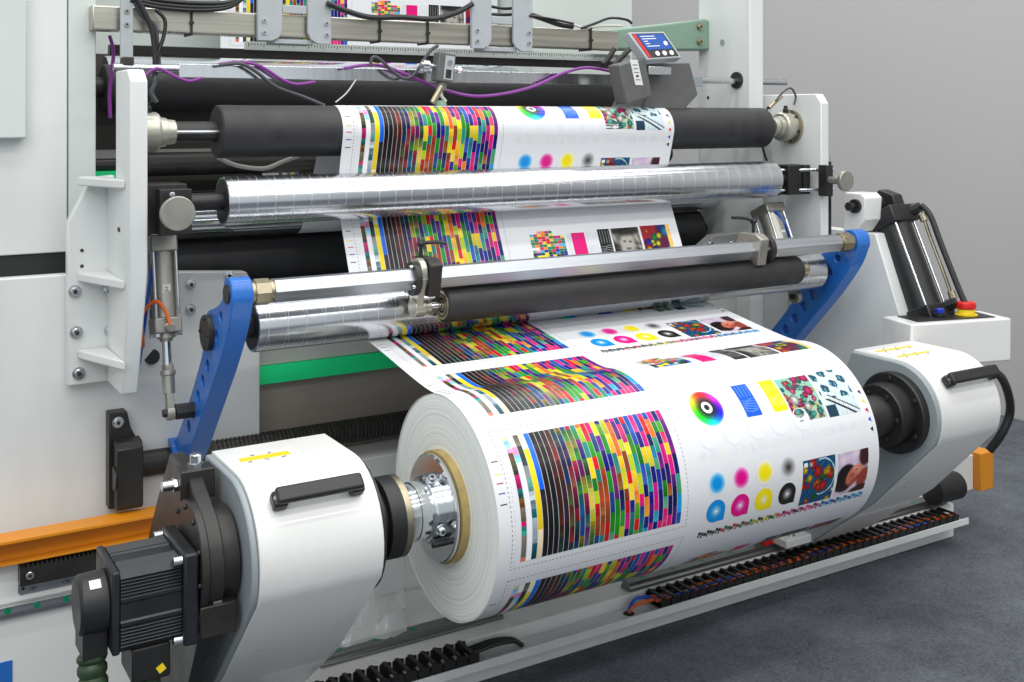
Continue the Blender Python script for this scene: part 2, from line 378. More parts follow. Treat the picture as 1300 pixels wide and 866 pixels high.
spec=[
 [(PK,1),([(120,190,230)],2),([(236,150,200)],1),(BR,2),(OL,3),(MG,3),(TE,2),(BR,2),([(120,110,100)],3),(MG,1),(TE,2),([(130,120,110)],5),([(220,120,90)],1)],
 [([(238,238,240)],3),([(240,140,190)],2),([(120,200,240)],2),([(232,230,236)],23)],
 [([(92,82,74)],3),([(30,44,50)],5),([(130,136,140)],3),(TE,3),([(180,190,200)],2),([(90,110,125)],2),(TE,2),(GY,4),([(150,165,180)],2),([(20,90,110)],4)],
 [([(252,244,190)],4),([(250,232,10)],19),([(250,230,190)],7)],
 [([(10,110,230)],14),([(28,28,32)],3),([(36,30,30)],13)],
]
for q in spec: cols.append(runs(q,NR))
def ink(c,m,y,k):
    R=(1-.98*c)*(1-.10*m)*(1-.03*y); G=(1-.38*c)*(1-.97*m)*(1-.09*y); B=(1-.10*c)*(1-.46*m)*(1-.96*y)
    f=1-.88*k; return tuple(int(max(14,min(246,250*v*f))) for v in (R,G,B))
NC_=27
for j in range(NC_):
    t=j/(NC_-1); cells=[]; off=rnd.randint(1,5)
    K=.84 if j<2 else .66 if j<4 else .45 if j<6 else .26 if j<8 else .08 if j<9 else 0
    while len(cells)<NR:
        n=(off if not cells else rnd.choice((3,4,5,5))); row=len(cells)/NR
        kk=K if row>.3 or j<3 else K*.72
        if K>0: lo=rnd.choice([(1,.3,.5),(.95,.5,.2),(.8,.3,.8),(.5,.9,.2),(.3,.35,.95),(.1,.9,.5),(.2,.1,.7),(.9,.1,.4)] if j>4 else [(.8,.5,.5),(.5,.7,.7),(1,.6,.4),(.4,.8,.8)])
        else: lo=rnd.choice([(.8,0,1),(1,.15,1),(.9,.05,.9),(0,.1,.95),(.25,.05,1),(0,.55,1),(1,.1,.45),(0,.98,1),(.1,1,.9),(.6,.1,1),(1,.2,.5),(1,.6,.2),(.4,.7,1)] if (j<19 and rnd.random()<.65) else [(1,.9,0),(1,.5,0),(0,1,.15),(.1,1,.1),(.65,1,0),(1,.0,.15),(.95,.2,.35),(1,1,.2),(.05,.9,.3)] if (j>=19 and rnd.random()<.6) else [(1,0,.1),(1,.1,.95),(.75,0,1),(0,.12,1),(0,.5,1),(0,.98,1),(0,1,.2),(.15,1,0),(.6,1,0),(1,.85,0),(1,.45,0),(.9,.95,.1),(.75,.1,.45),(.45,.9,.25),(.95,.95,.35),(.3,.7,.9),(0,.45,.25),(.8,.3,0),(.85,0,.5)])
        v=rnd.randint(0,2); d=rnd.choice((-.3,.22)) if K==0 else rnd.choice((-.6,.6))
        for i in range(n):
            c=[max(0,min(1,lo[q]+(d*i/n if q==v else 0))) for q in range(3)]
            cells.append(ink(*c,kk))
    cols.append(cells[:NR])
CX0,CX1=.038,.464; CH=.262
def chart(sa):
    n=len(cols); cw=(CX1-CX0)/n
    for i,c in enumerate(cols):
        h=CH/len(c)
        k=0
        while k<len(c):
            j=k
            while j+1<len(c) and c[j+1]==c[k]: j+=1
            PR.patch(CX0+i*cw+.0009,CX0+(i+1)*cw-.0003,sa+k*h,sa+(j+1)*h,c[k]); k=j+1
    # dashed cut frame
    for (xa,xb) in ((CX0-.022,CX1+.018),):
        k=sa-.020
        while k<sa+CH+.012:
            for x in(xa,xb): PR.patch(x,x+.0012,k,k+.0045,(60,60,60))
            PR.patch(xa+.008,xa+.0088,k+.002,k+.004,(110,110,110)); k+=.0095
        x=xa
        while x<xb:
            for q in (sa-.019,sa+CH+.0125): PR.patch(x,x+.0045,q,q+.0012,(60,60,60))
            x+=.0095
def img(x0,x1,sa,sb,f,nx=46,ns=46):
    for i in range(nx):
        for k in range(ns):
            u=(i+.5)/nx;v=(k+.5)/ns
            c=f(u,v)
            PR.patch(x0+(x1-x0)*i/nx,x0+(x1-x0)*(i+1)/nx,sa+(sb-sa)*k/ns,sa+(sb-sa)*(k+1)/ns,c,.0004)
def nz(u,v,k=1):
    return .5+.25*(math.sin(13.1*k*u+7.7*math.sin(9.3*k*v))+math.cos(15.7*k*v-6.1*math.sin(11.9*k*u)))
def mixc(a,b,t): return tuple(int(a[i]+(b[i]-a[i])*t) for i in range(3))
def blobs(seed,base,items):
    r=random.Random(seed); L=[]
    for n,rad,pals in items:
        for _ in range(n): L.append((r.random(),r.random(),rad*(.7+.6*r.random()),r.choice(pals)))
    def f(u,v):
        c=base(u,v)
        for x,y,q,p in L:
            d=math.hypot(u-x,(v-y))
            if d<q:
                t=1.12-.62*(d/q); w=.5+.5*math.cos((6+int(40*q)%5)*math.atan2(v-y,u-x)+x*9); t*=(.72+.28*w)
                c=tuple(min(255,int(p[i]*t)) for i in range(3))
        return c
    return f
fl=blobs(3,lambda u,v:(120+int(60*v),190,170),[(70,.07,[(60,170,150),(110,210,190),(210,30,110),(220,90,140),(20,120,110),(230,120,60)]),(7,.11,[(240,245,240),(120,220,200),(214,40,120)]),(5,.035,[(250,220,40)])])
def tools(u,v):
    c=(206,222,230)
    if (math.sin(u*11+v*5)*math.sin(v*15-u*6))>.2 and v<.62: c=(24,66,90)
    if (math.sin(u*31-v*13)*math.cos(v*17+u*21))>.45: c=(90,150,168) if c[0]<100 else (196,206,200)
    if v>.62 and abs((v-.62)-(u-.1)*.5+.0)<.03: c=(30,24,34)
    if v>.55 and abs((v-.5)-(u-.1)*.5)<.02: c=(60,50,60)
    if v>.75 and u<.3: c=(24,60,80)
    return c
fr=blobs(11,lambda u,v:(16,60,130) if (u+v)%.23>.08 else (12,90,80),[(16,.10,[(220,40,30),(60,140,40),(240,190,20),(230,110,20),(20,110,50)]),(10,.07,[(240,200,30),(200,30,40),(40,150,60),(240,240,230)])])
def fruit(u,v):
    d=math.hypot(u-.62,(v-.42)*.95)
    if .36<d<.385 and u>.5: return (190,220,230)
    return fr(u,v)
def sm(d,w=.12): return max(0.,min(1.,(1-d)/w+.5))
def ell(u,v,cx,cy,rx,ry,rot=0):
    x,y=u-cx,v-cy; c,s_=math.cos(rot),math.sin(rot); return math.hypot((x*c+y*s_)/rx,(-x*s_+y*c)/ry)
def portrait(u,v):
    # somebody lying on a cushion: dark hair, warm skin, soft shadows
    c=mixc((232,214,228),(196,176,206),nz(u*.6,v*.6,.6))
    c=mixc(c,(64,26,34),sm(ell(u,v,.92,.10,.20,.30,.4),.3))
    c=mixc(c,(26,12,16),sm(ell(u,v,.30,.58,.33,.30,-.3),.16))
    c=mixc(c,(36,18,20),sm(ell(u,v,.18,.78,.26,.14,.2),.3))
    sk=mixc((196,104,84),(236,164,140),max(0,min(1,.9-ell(u,v,.62,.40,.34,.22,.5))))
    c=mixc(c,sk,sm(ell(u,v,.56,.55,.30,.20,-.65),.14))
    c=mixc(c,(150,66,56),.7*sm(ell(u,v,.60,.68,.22,.06,-.6),.5))
    c=mixc(c,(74,30,30),.9*sm(ell(u,v,.50,.55,.07,.018,-.6),.5)); c=mixc(c,(74,30,30),.8*sm(ell(u,v,.62,.44,.05,.015,-.6),.5))
    c=mixc(c,(150,36,48),.8*sm(ell(u,v,.70,.62,.06,.02,-.5),.5))
    c=mixc(c,(150,62,48),sm(ell(u,v,.86,.66,.16,.26,.5),.3)); c=mixc(c,(60,22,26),sm(ell(u,v,.78,.94,.28,.10,-.2),.3))
    k=.93+.1*nz(u*3,v*3,2); return tuple(max(0,min(255,int(x*k))) for x in c)
def bwport(u,v):
    t=.25+.45*nz(u,v,.55)
    t+=(.75-t)*sm(ell(u,v,.50,.45,.26,.32,.3),.5)*.9
    t*=1-.6*sm(ell(u,v,.40,.40,.05,.03),.6); t*=1-.6*sm(ell(u,v,.60,.42,.05,.03),.6); t*=1-.5*sm(ell(u,v,.5,.62,.09,.03),.6)
    t*=1-.75*sm(ell(u,v,.5,-.02,.5,.24),.5); t*=1-.6*sm(ell(u,v,.05,.8,.2,.4),.5)
    t*=.9+.2*nz(u*4,v*4,2); t=max(.05,min(.92,t)); g=int(240*t); return (g,int(g*.98),int(g*.93))
ab=blobs(21,lambda u,v:(150,20,40) if u<.5 else (90,20,60),[(16,.13,[(20,40,180),(230,40,20),(250,210,20),(20,140,60),(20,150,210),(110,20,80),(200,20,40)]),(8,.07,[(250,230,40),(240,110,20),(20,30,120)])])
def abstract(u,v): return (246,200,110) if u>.86 else ab(u,v)
def smallchart(x0,x1,sa,sb):
    r=random.Random(5); nx,ns=9,11
    P_=[MG[0],TE[2],(220,30,60),(250,140,30),(240,220,60),(20,130,60),(236,150,170),(110,110,60),(20,40,160),(90,180,220),(200,60,90),(120,150,140)]
    for i in range(nx):
        for k in range(ns):
            if (i<2 and k<1) or (i>5 and k<2) or (i<2 and 5<k<7): continue
            c=r.choice(P_)
            if k>7: c=r.choice([(20,40,160),(250,226,20),(60,150,220),(16,90,60),(30,30,40)])
            PR.patch(x0+(x1-x0)*i/nx+.0006,x0+(x1-x0)*(i+1)/nx,sa+(sb-sa)*k/ns+.0005,sa+(sb-sa)*(k+1)/ns,c)
def wavy(x0,x1,sa,sb,col):
    for i in range(4):
        xx=x0+(x1-x0)*(i+.5)/4
        PR.patch(xx,xx+.0012,sa,sa+(sb-sa)*.4,col,.0006)
    for k in range(6):
        q=sa+(sb-sa)*(.5+k*.07); n=8
        for i in range(n):
            a0=.0022*math.sin(i*2*pi/n+k); PR.patch(x0+(x1-x0)*i/n,x0+(x1-x0)*(i+1)/n,q+a0,q+a0+.0013,col,.0006)
def disc(xc,sc,r,f,na=28,nr=9,flat=False):
    for j in range(nr):
        for i in range(na):
            a0,a1=2*pi*i/na,2*pi*(i+1)/na; r0,r1=r*j/nr,r*(j+1)/nr
            c=f((j+.5)/nr,(a0+a1)/2)
            pts=[(xc+r1*math.cos(a0),sc+r1*math.sin(a0)),(xc+r1*math.cos(a1),sc+r1*math.sin(a1)),(xc+r0*math.cos(a1),sc+r0*math.sin(a1))]
            if r0>0: pts.append((xc+r0*math.cos(a0),sc+r0*math.sin(a0)))
            if flat: pts=[(max(min(x,xc+r),xc-r),s_) for x,s_ in pts]
            PR.poly(pts,c,.0005)
import colorsys
def mixc(a,b,t): return tuple(int(a[i]+(b[i]-a[i])*t) for i in range(3))
def wheel(t,a):
    if t<.2: return (20,20,20)
    if t<.34: return (245,245,245)
    if t<.44: return (16,16,16)
    h=((math.degrees(a)+90)/360)%1
    r,g,b_=colorsys.hsv_to_rgb(1-h,1 if t<.88 else .7,.25+.75*min(1,(t-.44)/.4)); return (int(r*255),int(g*255),int(b_*255))
PA=(236,237,240)
INKS=[(0,140,220),(220,0,130),(244,224,0),(30,26,24)]
XC=[.570,.645,.720,.797]
def page(o):
    for sa in(-.146,.1765): chart(o+sa)
    # registration ticks at the left edge
    for k,(q,c) in enumerate([(.225,(30,30,30)),(.252,(220,210,80)),(.270,(200,40,80)),(.290,(50,70,170)),(.312,(40,40,60))]):
        PR.patch(CX0-.044,CX0-.028,o+q,o+q+.0022,c); PR.patch(CX0-.044,CX0-.028,o+q-.3225,o+q-.3203,c)
    disc(.600,o+.192,.046,wheel,40,12)
    wavy(.655,.695,o+.15,o+.235,(205,214,226))
    PR.patch(.706,.755,o+.146,o+.234,(10,90,215)); wavy(.709,.752,o+.15,o+.232,(120,170,235))
    PR.patch(.795,.842,o+.146,o+.234,(248,232,10)); wavy(.80,.84,o+.16,o+.226,(252,244,140))
    img(.848,.958,o+.150,o+.268,fl); img(.966,1.078,o+.147,o+.272,tools)
    for k,c in enumerate([(80,20,120),(220,224,30),(214,20,70),(20,80,200),(30,30,30)]):
        q=o+.222+k*.024; PR.poly([(1.094,q),(1.105,q-.005),(1.105,q+.008)],c)
    # faint show-through from the layers beneath
    g=random.Random(9)
    for i in range(54):
        x=.52+i*.0105; v=g.choice([(222,225,230),(226,227,232),(218,222,229),(230,229,226)]); PR.patch(x,x+.0095,o+.292,o+.292+.016+.006*g.random(),v,.0002)
    for i in range(5): disc(.57+.075*i,o+.262,.028,lambda t,a:(228,231,236),20,1)
    for k,(x,c) in enumerate(zip(XC,INKS)):
        disc(x,o+.366,.028,lambda t,a,c=c:mixc(c,PA,min(1,max(0,(t-.35)/.62))**1.3 if k<3 else min(1,t)**.8),26,10)
        disc(x,o+.432,.0285,lambda t,a,c=c:mixc(PA,c,min(1,.05+t*1.5)) if t>.12 else (250,250,250),26,9)
        PR.patch(x+.004,x+.0285,o+.432+.004,o+.4595,c,.0003)
        PR.patch(x+.008,x+.024,o+.436,o+.452,mixc(PA,c,.75),.00035)
    img(.846,.958,o+.360,o+.476,fruit); img(.968,1.078,o+.362,o+.474,portrait)
    PR.patch(.850,.862,o+.366,o+.376,(230,235,240),.0006)
    n=62; g=random.Random(13)
    for i in range(n):
        x=.530+(.552)*i/n; t=i/n
        pal=[(40,30,36),(90,20,50),(20,80,60)] if t<.12 else [(190,20,40),(30,110,60),(50,30,40)] if t<.3 else [(230,214,20),(40,60,30),(180,170,30)] if t<.45 else [(214,10,100),(40,20,60),(226,60,130)] if t<.7 else [(20,130,210),(20,60,110),(40,160,200)]
        c=g.choice(pal)
        PR.patch(x,x+.0075,o+.480+.003*(i%3),o+.490+.003*(i%3),c,.0004,.15); PR.patch(x+.001,x+.006,o+.491+.003*(i%3),o+.497+.003*(i%2),g.choice(pal),.0004)
    # corner marks
    for q in (.145,.5): PR.patch(1.09,1.096,o+q,o+q+.0015,(60,60,60))
    # second row
    smallchart(.562,.682,o-.062,o+.028)
    wavy(.690,.705,o-.05,o+.04,(210,216,226)); PR.patch(.708,.756,o-.050,o+.036,(226,6,120)); wavy(.760,.800,o-.05,o+.035,(196,204,216))
    PR.patch(.805,.850,o-.056,o+.050,(28,28,30)); wavy(.808,.848,o-.05,o+.045,(170,170,170))
    img(.856,.962,o-.056,o+.052,bwport); img(.970,1.085,o-.058,o+.050,abstract)
PG=.645
for n in range(-6,2): page(n*PG-(.203 if n<-3 else 0))
def orient(f):
    a,b_,c_=PR.v[f[0]],PR.v[f[1]],PR.v[f[2]]
    return f if (b_-a).cross(c_-a).dot(PR.n[f[0]])>0 else tuple(reversed(f))
PR.f=[orient(f) for f in PR.f]
me=bpy.data.meshes.new('printed_web'); root=Vector((XF,MC[0],MC[1]))
tag_roll=thing('printed_paper_roll',root,'large white paper roll printed with colour charts, between the two white roll stands','paper roll')
me.from_pydata([v-root for v in PR.v],[],PR.f); me.materials.append(M['paper'])
ca=me.color_attributes.new('ink','FLOAT_COLOR','POINT'); ca.data.foreach_set('color',[x for c in PR.c for x in c])
me.polygons.foreach_set('use_smooth',[True]*len(me.polygons)); me.update()
me.normals_split_custom_set_from_vertices([tuple(n) for n in PR.n])
web=bpy.data.objects.new('printed_web',me); COL.objects.link(web); web.parent=tag_roll; WL[web.name]=root
# wound paper body with ringed ends, slightly uneven edge
b=MB(); a0=Vector((XF,0,MC[1]))
b.lathe(a0,X,[(0.002,.118),(0.001,.14),(0,.16),(.0015,.19),(0,.22),(.0015,RM-.004),(.004,RM-.0009),(1.128,RM-.0009),(1.131,RM-.004),(1.131,.118)],160)
b.build('wound_paper','rings',tag_roll)
b=MB(); b.ring(a0,X,-.016,.10,.110,.1213,72); b.build('core_tube','core',tag_roll,bevel=.001)
# ------------------------------------------------------------------ cabinet and frame on the left
def poly_mat(*a,**k): pass
t=thing('machine_cabinet',(-1.1,.95,0),'large white machine cabinet filling the left edge behind the servo motor','cabinet')
b=MB(); b.prism('XZ',[(-1.7,.44),(-.166,.44),(-.166,1.005),(-.204,1.073),(-.42,1.088),(-.68,1.10),(-1.7,1.10)],.80,.84); b.build('front_plate','white',t,bevel=.003)
b=MB(); b.box(-1.7,-.58,.845,1.5,.44,1.09); b.build('body','white',t)
b=MB(); b.box(-1.7,-.60,.90,1.5,1.092,1.145); b.build('shadow_gap','black',t)
b=MB(); b.box(-1.7,-.652,.89,1.5,1.147,2.4); b.build('upper_panel','white',t,bevel=.003)
b=MB(); b.box(-1.7,-.755,.845,.888,1.445,2.4); b.build('cover_panel','offw',t,bevel=.004)
b=MB(); b.cyl((-.70+.09,.80,.70),(-.70+.09,.799,.70),.01)
for px,py in((242,361),(242,393),(290,350)): bolt(t,at(px,py,Y=.798),-Y,.0105,.008)
b=MB(); b.cyl(at(193,388+65,Y=.7985),at(193,388+65,Y=.797),.02); b.build('cable_hole','ink',t)
t=thing('frame_column',(-.6,.95,0),'tall white frame column between the cabinet panels and purple cables','column')
b=MB(); b.box(-.650,-.582,.885,1.4,1.092,2.4); b.build('column','offw',t,bevel=.003)
# ---- left mounting bracket
t=thing('mounting_bracket',(-.6,.76,.83),'big white left mounting bracket bolted to the cabinet, with three gussets','bracket')
b=MB(); b.prism('XZ',[(-.672,.826),(-.672,1.235),(-.615,1.345),(-.56,1.35),(-.56,.826)],.762,.797); b.build('flange','white',t,bevel=.003)
b=MB(); b.prism('YZ',[(.50,1.13),(.50,1.585),(.535,1.612),(.66,1.612),(.66,1.35),(.761,1.33),(.761,.826),(.60,.826)],-.578,-.538); b.build('web_plate','white',t,bevel=.004)
for z in(1.338,1.098,.905):
    b=MB(); b.prism('XY',[(-.579,.55),(-.579,.761),(-.650,.761),(-.645,.735)],z-.011,z+.011); b.build('gusset','white',t,bevel=.004,seg=3)
for px,py in((95,370),(138,369),(97,422),(140,420),(100,474),(143,470)): bolt(t,at(px,py,Y=.760),-Y,.0115,.009)
for px,py in((104,318),(104,338)):
    b=MB(); b.cyl(at(px,py,Y=.7615),at(px,py,Y=.7605),.0045,12); b.build('screw_hole','ink',t)
b=MB(); p=at(142,292,Y=.62); b.obox((-.5795,p.y,p.z),Y,X,Z,.022,.001,.010); b.build('number_stamp','ink',t)
# ---- right bracket, pillar and side frame
t=thing('mounting_bracket',(1.72,.7,.9),'white right mounting bracket carrying the round bearing hub','bracket')
b=MB(); b.prism('YZ',[(.50,.93),(.50,1.545),(.525,1.578),(.90,1.578),(.90,.93)],1.705,1.742); b.build('web_plate','white',t,bevel=.003)
t=thing('frame_pillar',(1.64,.85,0),'tall white right frame pillar with drilled holes, reaching the top edge','pillar')
b=MB(); b.prism('YZ',[(.735,0.55),(.735,2.5),(1.01,2.5),(1.01,.55)],1.60,1.665); b.build('pillar','white',t,bevel=.004)
for (px,py,r) in((917,54,.012),(899,124,.006)):
    b=MB(); p=at(px,py,X=1.5995); b.cyl(p,p-X*.001,r,24); b.build('hole','grey' if r>.01 else 'ink',t)
b=MB(); b.lathe(at(936,102,X=1.60),-X,[(0,.030),(.008,.030),(.008,.020),(.0085,.020)],32); b.build('bearing_bush','dark',t)
t=thing('side_frame',(1.85,.85,0),'large white lower side frame on the right, behind the blue arm','frame')
b=MB(); b.prism('YZ',[(.50,.0),(.50,.45),(.30,.50),(.30,.84),(.40,1.10),(.73,1.10),(.73,1.06),(1.5,1.06),(1.5,0)],1.86,1.92); b.build('side_plate','white',t,bevel=.004)
b=MB(); b.prism('XZ',[(1.376,.45),(1.376,1.005),(1.49,1.077),(1.855,1.09),(1.855,.45)],.80,.84); b.build('cross_plate','plate',t,bevel=.003)
for px,py in((902,309),(930,308)): bolt(t,at(px,py,Y=.798),-Y,.0105,.008)
p=at(1082,262,X=1.86)
# slot rail at bracket edge
t=thing('slide_rail',(1.76,.52,1.1),'thin black vertical slide at the edge of the right bracket','slide')
b=MB(); b.box(1.745,1.757,.502,.53,1.075,1.345); b.build('slot','black',t); b=MB(); b.cyl((1.752,.516,1.345),(1.752,.516,1.365),.012); b.build('screw','stain',t)
# middle post and green casting
a0=at(675,10,Y=1.45); a1=at(803,10,Y=1.45)
b=MB(); b.box(a0.x,a1.x,1.45,1.75,1.3,2.6); o=b.build('rear_post','offw',bevel=.006); tag(o,'wide pale rear post behind the right end of the steel beam','post')
t=thing('support_arm',(1.45,.95,1.75),'pale green cast arm fixed to the right pillar by two bolts','arm')
b=MB(); b.prism('XZ',[(1.10,1.735),(1.10,1.80),(1.34,1.83),(1.58,1.862),(1.622,1.856),(1.632,1.84),(1.632,1.762),(1.615,1.748),(1.34,1.738)],.95,1.04); b.build('casting','palegreen',t,bevel=.008,seg=3)
for px,py in((888,34),(888,53)): bolt(t,at(px,py,Y=.949),-Y,.010,.008,'bronze')
# ------------------------------------------------------------------ machine interior
def roller(name,xa,xb,c,r,mt,label,shaft=None,n=64,rnd_=.003,parts=(),group=None,endm=None):
    t=thing(name,(xa,c[0],c[1]),label,'roller',group)
    p=Vector((xa,c[0],c[1])); L=xb-xa
    b=MB(); b.lathe(p,X,[(0,r-rnd_),(rnd_,r),(L-rnd_,r),(L,r-rnd_)],n)
    if endm: b.mi(1).lathe(p-X*.0008,X,[(0,r*.9),(.0006,r*.9)],n)
    b.build('roller_body',[mt,endm] if endm else mt,t)
    if shaft:
        for (s0,s1,sr,sm) in shaft:
            b=MB(); b.cyl((s0,c[0],c[1]),(s1,c[0],c[1]),sr,32); b.build('shaft',sm,t,bevel=.001)
    return t
roller('back_roller',-.50,1.55,(1.22,1.585),.068,'rubber','uppermost black rubber back roller behind the clear flat bar',[(-.56,-.50,.03,'dark'),(1.55,1.60,.03,'dark')])
roller('guide_roller',-.42,1.52,DC,.0785,'chrome','silver guide roller under the steel beam, mostly hidden',None)
roller('back_roller',-.40,1.55,(1.13,1.36),.035,'dark','thin dark back roller below the top black roller',[(-.56,-.40,.02,'dark')])
roller('back_roller',-.42,1.58,CC,.067,'chrome','mirror chrome roller right behind the upper grooved roller',[(-.56,-.42,.022,'dark'),(1.58,1.61,.022,'dark')])
roller('back_roller',-.40,1.55,(.98,1.085),.074,'rubber','lowest black rubber back roller behind the hexagonal bar',[(-.56,-.40,.022,'dark'),(1.55,1.6,.022,'dark')])
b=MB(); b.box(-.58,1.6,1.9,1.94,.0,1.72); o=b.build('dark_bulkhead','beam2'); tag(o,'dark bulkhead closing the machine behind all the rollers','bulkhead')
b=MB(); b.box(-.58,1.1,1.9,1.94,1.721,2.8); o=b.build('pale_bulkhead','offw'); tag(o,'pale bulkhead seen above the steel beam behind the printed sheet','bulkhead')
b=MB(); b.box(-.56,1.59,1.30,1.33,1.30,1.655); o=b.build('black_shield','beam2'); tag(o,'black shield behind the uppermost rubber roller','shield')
b=MB(); b.box(-.56,1.59,1.27,1.299,1.345,1.40); o=b.build('inner_rail','plate'); tag(o,'grey inner rail seen between the left hub and top roller','rail')
b=MB(); b.box(-.56,-.43,1.10,1.12,1.318,1.345); o=b.build('green_strip','green'); tag(o,'small bright green strip beside the left bracket','strip')
# scale strip and black profile under beam
b=MB(); b.box(-.52,1.25,1.02,1.05,1.672,1.70); o=b.build('black_profile','dark',bevel=.002); tag(o,'long black profile just above the clear flat bar','profile')
b=MB(); b.box(-.14,1.28,1.012,1.019,1.697,1.722); t=b.build('ruler_strip','offw'); tag(t,'thin pale ruler strip with fine tick marks under the beam','ruler'); 
b=MB()
for i in range(150): b.box(-.13+i*.0093,-.1285+i*.0093,1.0105,1.0115,1.711-.004*(i%5==0),1.718)
b.build('tick_marks','ink',t)
# flat bar carrying sensors
t=thing('flat_bar',(-.5,.80,1.63),'long clear-anodised flat bar across the machine above the top roller','bar')
b=MB(); p=at(215,86,Y=.8); b.box(-.39,1.03,.79,.80,1.604,1.640); b.build('bar','alu',t,bevel=.001)
b=MB(); b.cyl((-.555,.80,1.627),(-.39,.80,1.627),.011); b.build('rod','stain',t)
b=MB(); b.box(1.14,1.43,.79,.80,1.605,1.640); b.build('bar_end','grey',t,bevel=.001)
b=MB(); b.cyl((1.43,.80,1.627),(1.84,.80,1.627),.0115); b.build('rod','stain',t)
# steel beam
t=thing('steel_beam',(.3,.85,1.75),'brushed steel box beam running across the top of the machine','beam')
b=MB(); b.box(-.60,1.10,.84,.90,1.725,1.79); b.build('beam','steel',t,bevel=.004)
for px in (243,482,543,750):
    b=MB(); x=at(px,45,Y=.838).x; b.box(x-.003,x+.003,.835,.905,1.720,1.796); b.box(x-.005,x+.005,.83,.836,1.75,1.758); b.build('cable_tie','black',t)
# hanging fork brackets
def fork(xa,xb,lab):
    t=thing('hanger_bracket',((xa+xb)/2,.83,1.71),lab,'bracket','grey hanger brackets on the steel beam')
    for s,(u,v) in((0,(xa,xa+.072)),(1,(xb-.072,xb))):
        if s==0: pl=[(u,1.712),(u,2.2),(v,2.2),(v,1.74),(v-.01,1.722),(v-.03,1.712)]
        else: pl=[(v,1.708),(v,2.2),(u,2.2),(u,1.74),(u+.01,1.72),(u+.03,1.708)]
        b=MB(); b.prism('XZ',pl,.822,.834); b.build('side_plate','lgbox',t,bevel=.002)
        x=u+.018 if s==0 else v-.016
        for z in(1.735,1.768): bolt(t,(x,.8215,z),-Y,.0055,.007,'stain',False)
    b=MB(); b.box(xa+.073,xb-.073,.826,.838,1.792,1.816); b.build('bridge','lgbox',t,bevel=.002)
    b=MB(); b.box(xa+.05,xb-.05,.835,.90,1.706,1.719); b.build('lower_bridge','lgbox',t,bevel=.002)
fork(-.165,.054,'left grey fork-shaped hanger bracket on the steel beam, above the chart')
fork(.518,.742,'right grey fork-shaped hanger bracket on the steel beam, by the post')
t=thing('hanger_strip',(-.52,.82,1.65),'narrow grey vertical strip with two screws at the beam left end','strip')
b=MB(); b.box(-.535,-.503,.812,.82,1.652,2.2); b.build('strip','lgbox',t,bevel=.001)
for z in(1.740,1.775): bolt(t,(-.519,.8115,z),-Y,.0065,.004,'cyl',False)
b=MB(); b.box(-.533,-.505,.79,.83,1.615,1.655); b.build('clamp','dark',t,bevel=.003)
# ------------------------------------------------------------------ main rollers
def hub(xa,c,s,lab):
    t=thing('bearing_hub',(xa,c[0],c[1]),lab,'hub')
    p=Vector((xa,c[0],c[1])); d=X*s
    b=MB(); b.lathe(p,d,[(0,.060),(.010,.060),(.011,.058)],40); b.build('flange','bronze',t)
    for k in range(6):
        q=k*pi/3+.3; bolt(t,p+d*.011+Vector((0,.051*math.cos(q),.051*math.sin(q))),d,.005,.005,'ink',False)
    b=MB(); b.lathe(p,d,[(.0112,.050),(.050,.050),(.056,.046),(.056,.038),(.074,.036),(.076,.032),(.096,.030),(.097,.02)],40); b.build('housing','hub',t)
    b=MB(); b.lathe(p+d*.03+Z*.048-Y*.005,Z,[(0,.010),(.014,.010),(.016,.007),(.026,.007)],12); b.build('plug','black',t,bevel=.001)
    return t
hub(-.537,(.64,1.461),1,'round metal bearing hub on the left bracket, at the top roller end')
hub(1.704,(.64,1.464),-1,'round metal bearing hub with yellow ring on the right bracket')
t=roller('top_roller',-.335,1.565,TC,.0685,'rubber','black rubber top roller carrying the printed sheet between two hubs',[(-.46,-.335,.026,'dark'),(1.565,1.63,.022,'dark')],rnd_=.004)
for k in range(3):
    b=MB(); a_=k*2.1; b.cyl((-.455,TC[0]-.024*math.cos(a_),TC[1]+.024*math.sin(a_)),(-.336,TC[0]-.024*math.cos(a_),TC[1]+.024*math.sin(a_)),.005,10); b.build('spline','brush',t)
roller('grooved_roller',-.346,1.518,R2,.0615,'groove','upper silver grooved roller in front of the top black roller',[(-.45,-.346,.022,'black'),(1.518,1.62,.02,'black')],rnd_=.002,endm='black')
roller('grooved_roller',-.315,1.585,R3,.0625,'groove','lower silver grooved roller between the two blue arms',[(-.36,-.315,.028,'black'),(1.585,1.63,.028,'black')],rnd_=.002,endm='dark')
# adjusting knobs + slide blocks
t=thing('adjusting_knob',(-.49,.5,1.27),'round metal adjusting knob on a dark block beside the left bracket','knob')
b=MB(); b.box(-.537,-.43,.56,.66,1.215,1.335); b.build('slide_block','dark',t,bevel=.002)
b=MB(); b.box(-.505,-.43,.515,.559,1.215,1.325); b.build('front_block','dark',t,bevel=.002)
b=MB(); b.cyl((-.478,.515,1.271),(-.478,.47,1.271),.012); b.build('stem','cyl',t)
b=MB(); b.lathe((-.478,.47,1.271),-Y,[(0,.041),(.012,.041),(.014,.039)],48); b.build('knob','cyl',t)
b=MB(); b.cyl((-.478,.515,1.312),(-.478,.510,1.312),.007); b.build('pin','stain',t,bevel=.001)
t=thing('adjusting_knob',(1.7,.45,1.28),'round metal adjusting knob on black slide blocks beside the right bracket','knob')
for (xa,xb,m_) in((1.50,1.535,'black'),(1.572,1.635,'black'),(1.645,1.675,'dark'),):
    b=MB(); b.box(xa,xb,.52,.60,1.235,1.335); b.build('slide_block',m_,t,bevel=.002)
for z in(1.25,1.318):
    b=MB(); b.cyl((1.50,.56,z),(1.75,.49,z),.006); b.build('guide_rod','stain',t)
b=MB(); b.box(1.69,1.72,.46,.499,1.23,1.335); b.build('end_plate','dark',t,bevel=.002)
